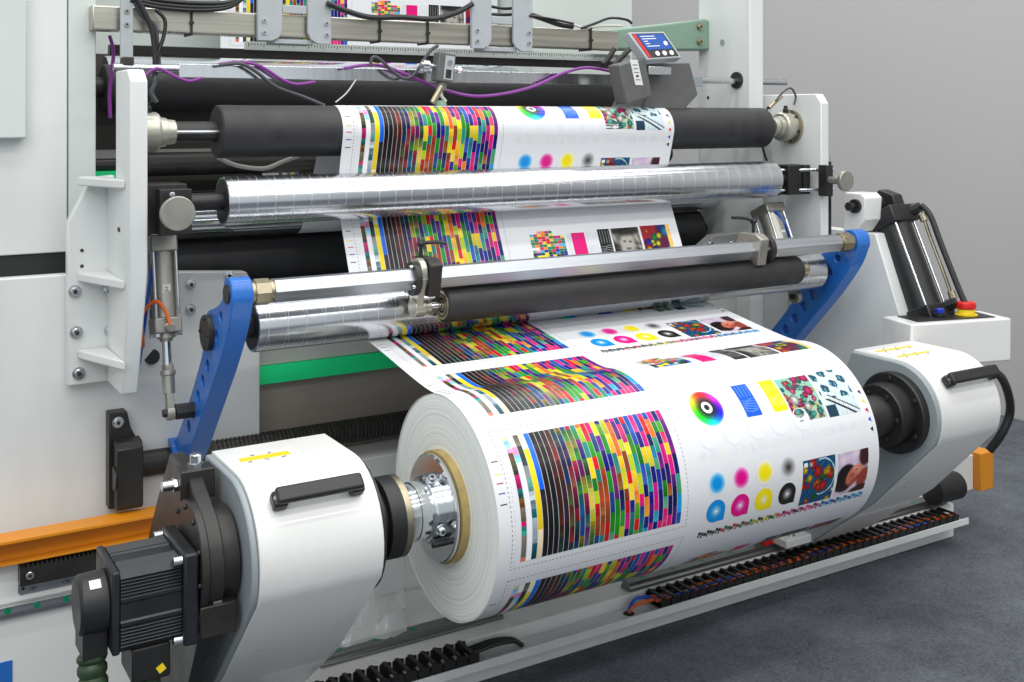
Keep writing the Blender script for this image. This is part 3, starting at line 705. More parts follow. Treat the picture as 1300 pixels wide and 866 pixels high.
b=MB(); b.cyl((1.705,.46,1.285),(1.705,.40,1.285),.013); b.build('stem','cyl',t)
b=MB(); b.lathe((1.705,.40,1.285),-Y,[(0,.034),(.012,.034),(.014,.032)],48); b.build('knob','cyl',t)
for k in range(10):
    q=k*pi/5
# ------------------------------------------------------------------ blue swing arms
AP=[(.275,1.085),(.300,1.03),(.33,.985),(.395,.905),(.47,.825),(.55,.74),(.63,.655),(.70,.595),(.74,.55),(.80,.535),(.84,.56),(.845,.60),(.82,.635),(.765,.655),(.70,.715),(.62,.80),(.56,.87),(.515,.93),(.505,.99),(.475,1.03),(.43,1.045),(.385,1.06),(.352,1.08),(.346,1.105),(.335,1.125),(.315,1.133),(.293,1.128),(.278,1.11)]
HO=[(.365,1.035,.0125),(.40,.985,.0125),(.475,.90,.016),(.515,.855,.016),(.555,.808,.016),(.598,.762,.016),(.64,.715,.015)]
def arm(x0,x1,lab):
    t=thing('swing_arm',(x0,.80,.585),lab,'arm','blue swing arms')
    pl=[Vector((0,u,v)) for u,v in AP]; pl=smooth(pl+[pl[0]],3)[:-1]
    b=MB(); b.prism('YZ',[(p.y,p.z) for p in pl],x0,x1)
    o=b.build('arm_plate','blue',t,bevel=0)
    cut=MB()
    for (y,z,r) in HO: cut.cyl((x0-.01,y,z),(x1+.01,y,z),r,20)
    co_=cut.build('cutter','blue',None)
    md=o.modifiers.new('h','BOOLEAN'); md.object=co_; md.operation='DIFFERENCE'; md.solver='EXACT'
    bpy.context.view_layer.update(); dg=bpy.context.evaluated_depsgraph_get(); me=bpy.data.meshes.new_from_object(o.evaluated_get(dg))
    o.modifiers.clear(); o.data=me; me.name='arm_plate'; me.polygons.foreach_set('use_smooth',[True]*len(me.polygons)); me.set_sharp_from_angle(angle=R_(32))
    bpy.data.objects.remove(co_)
    md=o.modifiers.new('bevel','BEVEL'); md.width=.003; md.segments=2; md.limit_method='ANGLE'; md.angle_limit=R_(45)
    b=MB(); b.lathe((x0,.312,1.095),-X,[(0,.022),(.004,.022),(.005,.02)],28); b.build('boss_cap','dark',t)
    b=MB(); b.lathe((x0,.452,.985),-X,[(0,.043),(.012,.043),(.014,.041)],40); b.build('pivot_cover','dark',t)
    for k in range(4):
        q=k*pi/2; bolt(t,(x0-.014,.452+.034*math.cos(q),.985+.034*math.sin(q)),-X,.0045,.003,'ink',False)
    b=MB(); b.ring((x0-.012,.795,.590),X,0,x1-x0+.024,.038,.058,40); b.build('clamp_ring','blue',t,bevel=.002)
    return t
arm(-.405,-.355,'blue swing arm on the left, beside the small silver cylinder')
arm(1.635,1.69,'blue swing arm on the right, in front of the side frame')
t=thing('hexagonal_bar',(-.35,.31,1.095),'silver hexagonal bar joining the tops of the two blue arms','bar')
b=MB(); b.lathe((-.30,.31,1.095),X,[(0,.030),(1.87,.030)],6); b.build('bar','hex',t,bevel=.001)
for xa,xb,s in((-.355,-.30,1),(1.57,1.635,-1)):
    b=MB(); b.cyl((xa,.31,1.095),(xb,.31,1.095),.026,24); b.cyl((xa+.01,.31,1.095),(xb-.01,.31,1.095),.031,8); b.build('end_fitting','bronze',t,bevel=.001)
# pivot shaft
t=thing('pivot_shaft',(-.5,.80,.59),'dark ribbed pivot shaft running low behind the paper roll','shaft')
b=MB(); b.cyl((-.50,.80,.59),(-.30,.80,.59),.034,32); b.build('journal','dark',t)
b=MB(); prof=[]; x=0
while x<2.1: prof+=[(x,.034),(x+.007,.034),(x+.008,.0305),(x+.011,.0305)]; x+=.012
b.lathe((-.30,.80,.59),X,prof,28); b.build('ribbed_tube','blkpipe',t)
t=thing('shaft_bearing_block',(-.55,.80,.5),'black bearing block bolted low on the cabinet at the pivot shaft end','block')
b=MB(); b.prism('XZ',[(-.575,.50),(-.575,.745),(-.53,.745),(-.52,.70),(-.505,.67),(-.505,.50)],.757,.798); b.build('base_plate','dark',t,bevel=.003)
b=MB(); b.prism('YZ',[(.71,.515),(.71,.66),(.725,.675),(.757,.68),(.757,.505),(.72,.505)],-.565,-.50); b.build('block','dark',t,bevel=.003)
b=MB(); b.lathe((-.566,.735,.585),-X,[(0,.03),(.003,.03)],28); b.build('cap','dark',t)
bolt(t,(-.553,.7565,.72),-Y,.0105,.008)
# ------------------------------------------------------------------ nip roller on the hexagonal bar
NC=(.325,1.019)
t=thing('nip_roller',(.15,*NC),'short black rubber nip roller pressed on the lower grooved roller','roller')
b=MB(); b.lathe((.153,*NC),X,[(0,.036),(.0,.0415),(.003,.0445),(1.245,.0445),(1.252,.041)],48); b.build('roller_body','rubber',t)
b=MB(); 
for r0,r1,m_ in((.030,.037,0),(.020,.026,0),(.008,.014,0)): b.ring((.153,*NC),-X,0,.0025,r0,r1,36)
b.build('bearing','bronze',t)
for xx in((.10,.153),(1.405,1.46)):
    b=MB(); b.cyl((xx[0],*NC),(xx[1],*NC),.010); b.build('axle','stain',t)
def nipclamp(x,s,lab,plain=False):
    t=thing('roller_bracket',(x,.31,1.095),lab,'bracket','nip roller brackets on the hexagonal bar')
    b=MB(); b.ring((x,.31,1.095),X*s,0,.016,.026,.042,32); b.build('clamp_ring','dark',t,bevel=.002)
    b=MB(); b.prism('YZ',[(.265,1.13),(.29,1.145),(.36,1.145),(.375,1.12),(.375,1.07),(.34,1.05),(.28,1.05)],*sorted((x+s*.036,x+s*.070))); b.build('clamp_block','cyl' if plain else 'dark',t,bevel=.003)
    a=Vector((x+s*.075,.312,1.112)); c=Vector((x+s*.075,NC[0]-.0,NC[1]))
    P_=[]; 
    for k in range(9): q=pi*k/8; P_.append((a.y+.036*math.cos(q),a.z+.034*math.sin(q)))
    for k in range(9): q=pi+pi*k/8; P_.append((c.y+.021*math.cos(q),c.z+.021*math.sin(q)))
    if not plain:
      b=MB(); b.prism('YZ',P_,*sorted((x+s*.0165,x+s*.0335))); b.build('lever','hub',t,bevel=.002)
      b=MB(); b.lathe((x+s*.012,*NC),X*s,[(0,.022),(.002,.024),(.03,.024),(.032,.017),(.05,.017)],28); b.build('boss','hub',t,bevel=.001)
    for q in(0.2,2.0,3.6,5.0): bolt(t,(x-s*.001,.31+.034*math.cos(q),1.095+.034*math.sin(q)),-X*s,.0055,.008,'stain',False)
    b=MB(); b.cyl((x+s*.04,.33,1.145),(x+s*.04,.33,1.175),.005,10); b.lathe((x+s*.04,.33,1.172),Z,[(0,.009),(.008,.010),(.016,.006)],14)
    b.tube([(x+s*.04,.33,1.180),(x+s*.075,.315,1.182),(x+s*.10,.305,1.178)] if s>0 else [(x+s*.04,.33,1.180),(x+s*.09,.32,1.192),(x+s*.14,.315,1.196)],.005,8,4); b.build('clamp_lever','black',t)
    return t
nipclamp(.055,1,'metal bracket at the left end of the black nip roller')
t=nipclamp(1.27,-1,'metal bracket at the right end of the black nip roller',True)
b=MB(); p0=Vector((1.225,.345,1.125)); p1=Vector((1.425,.345,1.035)); d=(p1-p0).normalized(); b.obox((p0+p1)/2+Y*.02,d,Y,d.cross(Y),(p1-p0).length,.05,.014); b.build('wedge_lever','hub',t,bevel=.003)
b=MB(); b.lathe((1.412,*NC),X,[(0,.022),(.03,.024),(.034,.018)],28); b.build('boss','bronze',t,bevel=.001)
# ------------------------------------------------------------------ pneumatic cylinders
def pneu(top,bot,r,lab,hv=(0,0)):
    top=Vector(top);bot=Vector(bot); d=(bot-top).normalized(); L=(bot-top).length; a=X-d*X.dot(d); a.normalize(); e=d.cross(a)
    t=thing('pneumatic_cylinder',top,lab,'cylinder')
    P=lambda k:top+d*L*k
    for k0,k1 in((0,.10),(.47,.56)):
        b=MB(); c=P((k0+k1)/2); b.obox(c,a,e,d,r*2.25,r*2.25,L*(k1-k0)); b.build('end_cap','cyl',t,bevel=.004)
    b=MB(); b.cyl(P(.10),P(.47),r*.98,40); b.build('barrel','cyl',t)
    for i in(-1,1):
        for j in(-1,1):
            o=a*i*r*.92+e*j*r*.92; b=MB(); b.cyl(P(.05)+o,P(.54)+o,.0042,10); b.lathe(P(.56)+o,d,[(0,.0075),(.008,.0075)],6); b.build('tie_rod','stain',t)
    b=MB(); b.lathe(P(.56),d,[(0,r*.75),(.012,r*.75),(.012,r*.55),(.02,r*.5)],28); b.build('collar','cyl',t)
    b=MB(); b.cyl(P(.58),P(.74),r*.37,24); b.build('rod','chrome',t)
    b=MB(); b.lathe(P(.735),d,[(0,r*.5),(.012,r*.5)],6); b.lathe(P(.765),d,[(0,r*.62),(.012,r*.62),(.013,r*.52),(L*.13,r*.48)],24)
    b.obox(P(.955),a,e,d,.016,r*1.0,L*.12); b.cyl(P(1)-a*.009,P(1)+a*.009,r*.62,28); b.build('rod_eye','cyl',t,bevel=.001)
    b=MB(); b.cyl(P(1)-a*.018,P(1)+a*.014,.010,6); b.build('eye_bolt','dark',t)
    b=MB(); p=P(.30)-Y*r*.99; b.obox(p,X,Y,Z,.020,.001,.026); b.build('label_sticker','label',t)
    text(t,'number','2',.016,p-Y*.0008,X,Z)
    return t,P,a,e
TL=at(204,299,X=-.462); BL_=at(216,524,X=-.462)
t,P,a,e=pneu(TL,BL_,.030,'small silver cylinder hanging beside the left bracket, rod eye on the blue arm')
b=MB(); b.lathe(P(.51)-e*0-Y*.034+X*.0,-Y,[(0,.012),(.006,.012),(.008,.009),(.02,.009)],16); b.build('hose_fitting','cyl',t)
b=MB(); b.cyl((BL_.x+.012,BL_.y,BL_.z),(-.404,BL_.y,BL_.z),.020,6); b.build('hex_spacer','black',t,bevel=.001)
b=MB(); b.tube([TL+Vector((-.02,-.03,-.03)),TL+Vector((-.035,-.03,-.12)),TL+Vector((-.045,-.02,-.22)),TL+Vector((-.05,.02,-.33)),TL+Vector((-.04,.12,-.36))],.0042); o=b.build('blue_hose','bluecable'); tag(o,'thin blue air hose running down beside the left silver cylinder','hose')
b=MB(); b.tube([P(.51)+Vector((0,-.05,.0)),P(.42)+Vector((-.008,-.045,0)),P(.36)+Vector((-.03,-.035,0)),P(.45)+Vector((-.055,.0,0)),P(.62)+Vector((-.05,.03,0)),P(.66)+Vector((-.03,.12,0))],.0045); o=b.build('orange_hose','orcable'); tag(o,'orange air hose plugged into the left silver cylinder','hose')
T2=at(973,262,X=1.56); B2=at(998,340,X=1.56)
t,P,a,e=pneu(T2,T2+(B2-T2)*1.45,.038,'silver cylinder behind the hexagonal bar near the right arm')
b=MB(); b.tube([at(985,268,Y=.56),at(998,290,Y=.56),at(1006,315,Y=.57),at(1008,345,Y=.6)],.0055); o=b.build('blue_hose','bluecable'); tag(o,'curved blue air hose beside the silver cylinder near the right arm','hose')
# big black cylinder on the right
T3=at(1130,272,X=1.96); B3=at(1178,403,X=1.96)
d=(B3-T3).normalized(); a=(X-d*X.dot(d)).normalized(); e=d.cross(a)
t=thing('hydraulic_cylinder',T3,'big black cylinder with bright tie rods leaning behind the control box','cylinder')
b=MB(); b.obox(T3+d*.015,a,e,d,.128,.128,.060); b.build('top_cap','black',t,bevel=.005)
b=MB(); b.obox(B3-d*.005,a,e,d,.128,.128,.055); b.build('bottom_cap','black',t,bevel=.005)
b=MB(); b.cyl(T3,B3,.058,40); b.build('barrel','black',t)
for i in(-1,1):
    for j in(-1,1):
        o=a*i*.047+e*j*.047; b=MB(); b.cyl(T3+o,B3+o,.005,12); b.build('tie_rod','stain',t)
        b=MB(); b.lathe(B3+o+d*.018,d,[(0,.011),(.018,.011)],6); b.build('nut','black',t)
b=MB(); b.prism('YZ',[(T3.y-.05,T3.z+.02),(T3.y-.03,T3.z+.07),(T3.y+.03,T3.z+.085),(T3.y+.06,T3.z+.05),(T3.y+.055,T3.z)],1.935,1.985); b.build('clevis','black',t,bevel=.004)
g=e if e.y<0 else -e; g=(g+a*.35).normalized(); o_=a*.02
for q in(T3+d*.01,B3-d*.02):
    b=MB(); b.lathe(q+g*.06+o_,g,[(0,.019),(.034,.019)],8); b.build('port_elbow','black',t)
b=MB(); b.tube([T3+g*.085+d*.01+o_,T3+g*.092+d*.05+o_,T3+g*.09+d*.12+o_,B3+g*.09-d*.1+o_,B3+g*.085-d*.02+o_],.006); b.build('feed_pipe','bronze',t)
b=MB(); b.tube([T3+g*.100+d*.005+o_,T3+g*.116+d*.05+o_,T3+g*.116+d*.15+o_,B3+g*.118-d*.06+o_,B3+g*.122+d*.01+o_],.010,10); b.build('black_line','black',t)
for q in(T3+d*.035,B3-d*.06):
    b=MB(); b.lathe(q+g*.091+o_,d,[(0,.013),(.025,.013)],8); b.build('brass_nut','bronze',t)
t=thing('pivot_bracket',(1.84,.45,1.2),'white block with black pin holding the big black cylinder','bracket')
b=MB(); p=at(1083,262,X=1.80); b.prism('YZ',[(p.y-.035,p.z-.045),(p.y-.04,p.z+.03),(p.y-.02,p.z+.045),(p.y+.05,p.z+.045),(p.y+.06,p.z-.090),(p.y+.0,p.z-.090)],1.815,1.90); b.build('block','whitew',t,bevel=.005,seg=3)
b=MB(); b.lathe((1.815,p.y,p.z),-X,[(0,.024),(.012,.024),(.012,.012),(.028,.012)],28); b.lathe((1.787,p.y,p.z),-X,[(0,.016),(.012,.016)],6); b.build('pin','black',t)
b=MB(); b.cyl((1.90,p.y,p.z),(1.96,p.y,p.z),.030,28); b.build('trunnion','black',t)
# ------------------------------------------------------------------ roll stands
HR=.150
def side_profile():
    P=[(.17,.787),(.0,.787)]
    for k in range(1,13): q=pi/2+R_(115)*k/12; P.append((HR*math.cos(q),MC[1]+HR*math.sin(q)))
    P+=[(.085,.34),(.325,.147),(.47,.147),(.47,.32),(.20,.70)]
    return P
def stand(x0,x1,lab,hx0,hx1,side):
    t=thing('roll_stand',((x0+x1)/2,.35,.125),lab,'stand','white roll stands')
    P_=side_profile()
    b=MB(); b.prism('YZ',P_,x0+.018,x1); 
    b.build('housing','whitew',t,bevel=.002)
    b=MB(); b.prism('YZ',[((y-.15)*.985+.15,(z-.45)*.985+.45) for y,z in P_],x0+.004,x0+.0178); b.build('side_plate','grey',t,bevel=.004)
    # handle on the curved cover
    p0=on_cyl(*hx0,0,MC[1],HR+.001); p1=on_cyl(*hx1,0,MC[1],HR+.001)
    q=math.atan2(p0.z-MC[1],p0.y); n=Vector((0,math.cos(q),math.sin(q))); L=p1.x-p0.x
    b=MB(); tg=X.cross(n).normalized()
    for xx,s in((p0.x,1),(p0.x+L,-1)):
        b.obox(Vector((xx+s*.004,p0.y,p0.z))+n*.012,X,tg,n,.030,.034,.024)
    b.obox(Vector((p0.x+L/2,p0.y,p0.z))+n*.030,X,tg,n,L+.012,.034,.016); h=b.build('handle','black',t,bevel=.006,seg=3)
    for xx in(p0.x-.004,p0.x+L+.004):
        bolt(h,Vector((xx,p0.y,p0.z))+n*.0235-tg*.0,n,.0055,.003,'stain',False)
    return t
t1=stand(-.500,-.226,'white left roll stand beside the servo motor, with black handle and yellow label',(350,640),(452,622),-1)
t2=stand(1.475,1.755,'white right roll stand in front of the control box, with black handle',(1200,487),(1254,473),1)
# yellow warning strips on the top faces
def strip(t,x0,x1,y0,y1,z):
    b=MB(); b.box(x0-.02,x1+.02,y0-.02,y1+.02,z,z+.0006); o=b.build('warning_label','label',t)
    b=MB(); b.box(x0,x1,y0,y1,z+.0008,z+.0014); b.build('yellow_strip','yellow',o)
    b=MB(); r=random.Random(int(x0*100))
    for k in range(5):
        x=x0+(x1-x0)*(.15+.17*k); b.obox((x,y0-.008+(k%2)*(y1-y0+.016),z+.0012),(1,.5-(k%3)*.6,0),(0,1,0),Z,.010,.003,.0006)
    b.build('printed_mark','ink',o)
strip(t1,-.452,-.345,.06,.085,.7872); strip(t2,1.52,1.66,.02,.035,.7872); strip(t2,1.52,1.68,.10,.115,.7872)
# black bearing flange on right stand
p=Vector((1.479,0,MC[1]))
b=MB(); b.lathe(p,-X,[(0,.117),(.022,.117),(.026,.113)],64); fl_=b.build('bearing_flange','black',t2)
for k in range(6): q=k*pi/3+.5; bolt(fl_,p-X*.026+Vector((0,.101*math.cos(q),.101*math.sin(q))),-X,.007,.005,'dark',False)
b=MB(); b.lathe(p-X*.026,-X,[(0,.090),(.05,.090),(.055,.086)],56); hb=b.build('inner_hub','black',t2)
for k in range(6): q=k*pi/3; bolt(hb,p-X*.081+Vector((0,.068*math.cos(q),.068*math.sin(q))),-X,.007,.003,'dark',False)
# right chuck
t=thing('roll_chuck',(1.42,0,MC[1]),'dark chuck gripping the right end of the paper roll','chuck')
b=MB(); b.lathe((1.422,0,MC[1]),-X,[(0,.060),(.12,.060),(.14,.05),(.16,.05),(.20,.06),(.24,.115),(.27,.117)],48); b.build('cone','dark',t)
# black end disc and cable loop at the far end of the right stand
b=MB(); b.tube([at(1252,468,X=1.80),at(1270,478,X=1.83),at(1280,500,X=1.86),at(1282,525,X=1.88),at(1272,550,X=1.86),at(1256,572,X=1.84)],.013,12); o=b.build('black_hose','black'); tag(o,'thick black hose looping round the far end of the right stand','hose')
# foot plates
for t_,xa,xb in((t2,1.37,1.78),(t1,-.53,-.2)):
    b=MB(); b.box(xa,xb,.33,.49,.146,.172); b.build('foot_plate','whitew',t_,bevel=.003)
    bolt(t_,(xa+.045,.36,.172),Z,.012,.010)
# inner (left stand) right hand side parts
p=Vector((-.226,0,MC[1]))
b=MB(); b.lathe(p,X,[(0,.135),(.012,.135),(.014,.13)],64); b.build('end_ring','dark',t1)
t=thing('roll_chuck',(-.2,0,MC[1]),'polished aluminium chuck and flange holding the left end of the roll','chuck')
b=MB(); b.lathe(p+X*.0145,X,[(0,.075),(.025,.075),(.027,.070),(.032,.070)],48); b.build('spacer','black',t)
b=MB(); b.lathe(p+X*.047,X,[(0,.082),(.002,.086),(.036,.086)],56); b.build('black_collar','black',t)
b=MB(); b.lathe(p+X*.0832,X,[(0,.086),(.014,.086),(.016,.084)],56); b.build('bronze_ring','bronze',t)
b=MB(); b.lathe(p+X*.0995,X,[(0,.060),(.030,.060),(.031,.063),(.056,.063),(.057,.070),(.0575,.070)],56); b.build('sleeve','alu',t)
b=MB(); b.lathe(p+X*.1575,X,[(0,.070),(.002,.073),(.030,.073)],48); b.build('cam_block','alu',t,bevel=.004)
b=MB(); b.lathe(p+X*.182,X,[(0,.113),(.003,.1165),(.008,.1165)],72); b.build('flange','alu',t)
b=MB(); b.lathe(p+X*.1905,X,[(0,.110),(.006,.110)],72); b.build('flange_rim','chrome',t)
for q,xx in((2.0,.165),(3.4,.165)):
    n=Vector((0,math.cos(q),math.sin(q))); bolt(t,p+X*xx+n*.079,n,.009,.010,'stain')
b=MB(); n=Vector((0,math.cos(3.9),math.sin(3.9))); b.obox(p+X*.168+n*.083,X,X.cross(n),n,.030,.014,.010); b.build('locking_slot','ink',t,bevel=.002)
# ------------------------------------------------------------------ gearbox and servo motor
t=thing('gearbox_plate',(-.54,.1,.3),'dark steel gearbox plate between the servo motor and left stand','plate')
b=MB(); b.prism('YZ',[(.19,.79),(.07,.79)]+[(-.106*math.cos(R_(q)),.637+.106*math.sin(R_(q))) for q in range(75,-50,-12)]+[(.06,.34),(.24,.125),(.42,.125),(.42,.50),(.30,.66)],-.565,-.535); b.build('plate','dark',t,bevel=.003)
b=MB(); b.lathe((-.535,-.0,MC[1]),X,[(0,.092),(.034,.092)],56); b.build('gear_ring','dark',t,bevel=.002)
b=MB(); b.lathe((-.5652,.0,MC[1]),-X,[(0,.110),(.012,.110),(.014,.108)],56); b.build('adapter_flange','dark',t)
for k in range(10): q=k*pi/5+.2; bolt(t,Vector((-.5795,.098*math.cos(q),MC[1]+.098*math.sin(q))),-X,.005,.004,'black',False)
for (y,z) in((.07,.762),(-.07,.545)):
    b=MB(); b.obox((-.545,y,z),X,Y,Z,.07,.05,.06); blk=b.build('jack_block','dark',t,bevel=.003)
    b=MB(); b.lathe((-.545,y-.005,z+.03),Z,[(0,.016),(.009,.016)],6); b.lathe((-.545,y-.005,z+.039),Z,[(0,.011),(.016,.011),(.018,.009)],20); b.build('jack_screw','stain',blk)
    b=MB(); b.lathe((-.581,y,z-.0),-X,[(0,.014),(.008,.014)],6); b.lathe((-.589,y,z),-X,[(0,.0105),(.02,.0105),(.022,.009)],20); b.build('side_screw','stain',blk)
t=thing('servo_motor',(-.66,-.0,.55),'black finned servo motor at the left end of the roll stand','motor')
mc=Vector((0,-.012,.596)); hw=.076
b=MB()
# finned body : square section with grooves
def msec():
    P=[];c=.014
    L=[]
    for side in range(4):
        for k in range(0,41):
            u=-hw+c+(2*hw-2*c)*k/40; fin=(k<13 or k>27); d=hw-(.004 if (fin and k%2) else 0)-(.003 if 14<k<26 else 0)
            if side==0: L.append((u,d))
            if side==1: L.append((d,-u))
            if side==2: L.append((-u,-d))
            if side==3: L.append((-d,u))
    return [(mc.y+y,mc.z+z) for y,z in L]
b.prism('YZ',msec(),-.722,-.612); b.build('finned_body','motor',t)
b=MB(); b.box(-.611,-.583,mc.y-.086,mc.y+.086,mc.z-.086,mc.z+.086); b.build('front_flange','motor',t,bevel=.005)
b=MB(); b.box(-.737,-.723,mc.y-hw,mc.y+hw,mc.z-hw,mc.z+hw); b.build('rear_plate','motor',t,bevel=.004)
for y in(-1,1):
    for z in(-1,1): bolt(t,(-.612,mc.y+y*.074,mc.z+z*.074),-X,.0085,.016,'stain',False)
b=MB(); b.lathe((-.737,mc.y-.01,mc.z+.004),-X,[(0,.056),(.045,.054),(.051,.048)],40); b.box(-.782,-.738,-.056,.02,mc.z-.086,mc.z-.03); enc=b.build('encoder_cap','black',t,bevel=.002)
b=MB(); b.obox((-.76,-.054,mc.z+.0495),X,(0,.8,.6),(0,-.6,.8),.020,.018,.001); b.build('sticker','label',t)
b=MB(); b.box(-.700,-.630,mc.y-.065,mc.y+.03,mc.z-.142,mc.z-.077); jb=b.build('terminal_box','black',t,bevel=.004)
b=MB(); b.obox((-.648,mc.y-.067,mc.z-.122),(1,0,.6),Y,(-.6,0,1),.014,.004,.012); b.build('yellow_mark','yellow',jb)
b=MB(); b.tube([(-.762,-.03,mc.z-.086),(-.760,-.04,mc.z-.15),(-.750,-.04,mc.z-.24),(-.74,0,mc.z-.40)],.027,14,9,rib=3); o=b.build('corrugated_hose','hose'); tag(o,'green corrugated hose hanging from the motor encoder','hose')
b=MB(); b.tube([(-.672,-.02,mc.z-.137),(-.668,-.05,mc.z-.17),(-.69,-.04,mc.z-.25),(-.70,0,mc.z-.40)],.026,14,9,rib=3); o=b.build('corrugated_hose','hose'); tag(o,'green corrugated hose under the motor terminal box','hose')
# ------------------------------------------------------------------ control box
cx0,cx1,cy0,cz0,cz1=1.75,2.19,.12,.70,.834
t=thing('control_box',((cx0+cx1)/2,.17,cz0),'white control box with red stop button and blue button','control box')
FL=at(1157,412,Y=.16); FRp=at(1284,404,Z=FL.z); ux=(FRp-FL).normalized(); LW=(FRp-FL).length; uy=Vector((-ux.y,ux.x,0)); cz1=FL.z
def BX(u,v,z): return FL+ux*u+uy*v+Vector((0,0,z-FL.z))
b=MB(); b.obox(BX(LW/2,.075,cz1-.07),ux,uy,Z,LW,.15,.14); b.build('box','whitew',t,bevel=.006,seg=3)
b=MB(); b.obox(BX(LW/2,.078,cz1+.0015),ux,uy,Z,LW*.78,.105,.003); b.build('top_plate','black',t)
uR=(at(1241,400,Y=FL.y)-FL).dot(ux)*1.0; uB=LW*.43; uR=LW*.70
c=BX(uR,.075,cz1+.004)
b=MB(); b.lathe(c,Z,[(0,.036),(.003,.036)],40); b.build('yellow_disc','yellow',t)
b=MB(); b.lathe(c+Z*.004,Z,[(0,.028),(.016,.026)],32); b.build('button_neck','yellow',t)
b=MB(); b.lathe(c+Z*.020,Z,[(0,.024),(.003,.030),(.014,.031),(.021,.029),(.024,.024)],40); b.build('emergency_button','red',t)
c=BX(uB,.075,cz1+.004)
b=MB(); b.lathe(c,Z,[(0,.020),(.010,.020),(.012,.015)],28); b.build('button_ring','black',t)
b=MB(); b.lathe(c+Z*.0125,Z,[(0,.014),(.012,.014),(.014,.012)],28); b.build('blue_button','bbtn',t,bevel=.001)
# ------------------------------------------------------------------ base beams, rails, chains
t=thing('machine_bed',(.6,.8,0),'white machine base under the paper roll, with stepped front edge','base')
b=MB(); b.box(-1.7,2.39,.74,.799,0,.43); b.build('rear_beam','whitew',t,bevel=.003)
b=MB(); b.prism('YZ',[(.375,.0),(.375,.110),(.379,.118),(.735,.118),(.735,0)],-.30,2.24); b.build('front_bed','whitew',t,bevel=.002)
b=MB(); b.box(-.30,2.21,.297,.374,.076,.084); b.box(-.30,2.21,.291,.2968,.076,.098); b.build('cable_tray','white',t,bevel=.001)
b=MB(); b.lathe((.76,.34,.0842),Z,[(0,.016),(.001,.016)],24); b.build('cable_hole','ink',t)
t=thing('orange_channel',(-.9,.72,.40),'orange steel channel above the toothed rack on the left','channel')
b=MB(); b.prism('YZ',[(.70,.428),(.70,.434),(.730,.434),(.730,.485),(.675,.488),(.675,.496),(.739,.496),(.739,.428)],-1.7,-.40); b.build('channel','orange',t,bevel=.001)
t=thing('end_stop',(2.36,.4,.15),'orange end stop block at the far right end of the base','stop')
b=MB(); b.box(2.386,2.46,.37,.44,.135,.272); b.build('block','orange',t,bevel=.003)
b=MB(); b.box(2.25,2.385,.40,.739,.135,.262); b.build('white_block','whitew',t,bevel=.003)
b=MB(); b.cyl((2.10,.36,.19),(2.23,.36,.19),.048,32); o=b.build('buffer_cylinder','black'); tag(o,'short black cylinder beside the orange end stop','buffer')
# rack
t=thing('toothed_rack',(-.75,.70,.36),'black toothed rack below the orange channel on the left','rack')
b=MB(); P_=[(-.79,.372),(-.79,.418)]; x=-.775
while x<-.52: P_+=[(x,.416),(x+.002,.424),(x+.005,.424),(x+.007,.416)]; x+=.0105
P_+=[(-.51,.418),(-.51,.372)]
b.prism('XZ',P_,.70,.739); b.build('rack','dark',t,bevel=0)
bolt(t,(-.768,.6995,.395),-Y,.0095,.003,'stain',False)
t=thing('scale_plate',(-.75,.735,.32),'small metal scale plate with engraved numbers under the rack','scale')
b=MB(); P_=[(-.79,.345),(-.79,.363),(-.785,.369),(-.48,.369),(-.48,.338),(-.785,.338)]
b.prism('XZ',P_,.7365,.7395); b.build('plate','brush',t)
for k,(x,s_) in enumerate([(-.757,'180'),(-.680,'190'),(-.60,'200')]):
    text(t,'numbers',s_,.012,(x,.7360,.349),X,Z)
b=MB()
for i in range(16): b.box(-.775+i*.0154,-.7742+i*.0154,.7355,.7362,.360-(.004 if i%5==1 else 0),.367)
b.build('tick_marks','ink',t); bolt(t,(-.7785,.7363,.353),-Y,.004,.001,'dark',False)
def railo(x0,x1,y,z,lab,vert,dots):
    t=thing('linear_rail',((x0+x1)/2,y,z),lab,'rail','steel linear rails with green plugs')
    b=MB()
    if vert: b.prism('YZ',[(y,z-.017),(y-.012,z-.017),(y-.012,z-.010),(y-.022,z-.004),(y-.022,z+.016),(y,z+.016)],x0,x1)
    else: b.prism('YZ',[(y-.022,z),(y-.022,z+.008),(y-.016,z+.012),(y-.020,z+.026),(y+.020,z+.026),(y+.016,z+.012),(y+.022,z+.008),(y+.022,z)],x0,x1)
    b.build('rail','brush' if vert else 'plate2',t,bevel=.001)
    n=dots; 
    for i in range(n):
        x=x0+(x1-x0)*(i+.5)/n
        b=MB()
        if vert: b.cyl((x,y-.0221,z+.006),(x,y-.0226,z+.006),.008,20)
        else: b.cyl((x,y,z+.0261),(x,y,z+.0266),.010,20)
        b.build('green_plug','greendot',t)
M['plate2']=mat('grey_rail_steel',(.22,.23,.22),.35,.8,.1,(3,60,60),.08)
railo(-1.7,-.52,.739,.308,'short bright linear rail on the left with green plugs, below the scale',True,18)
railo(-.13,.40,.455,.119,'grey linear rail with green plugs at the bottom, left of the roll',False,5)
railo(.80,1.50,.408,.119,'grey linear rail with green plugs below the right half of the roll',False,6)
railo(1.80,2.22,.408,.119,'grey linear rail with green plugs beyond the right stand',False,4)
b=MB(); b.box(1.33,1.366,.385,.43,.146,.18); o=b.build('carriage_seal','red'); tag(o,'small dark red seal at the rail beside the right stand foot','seal')
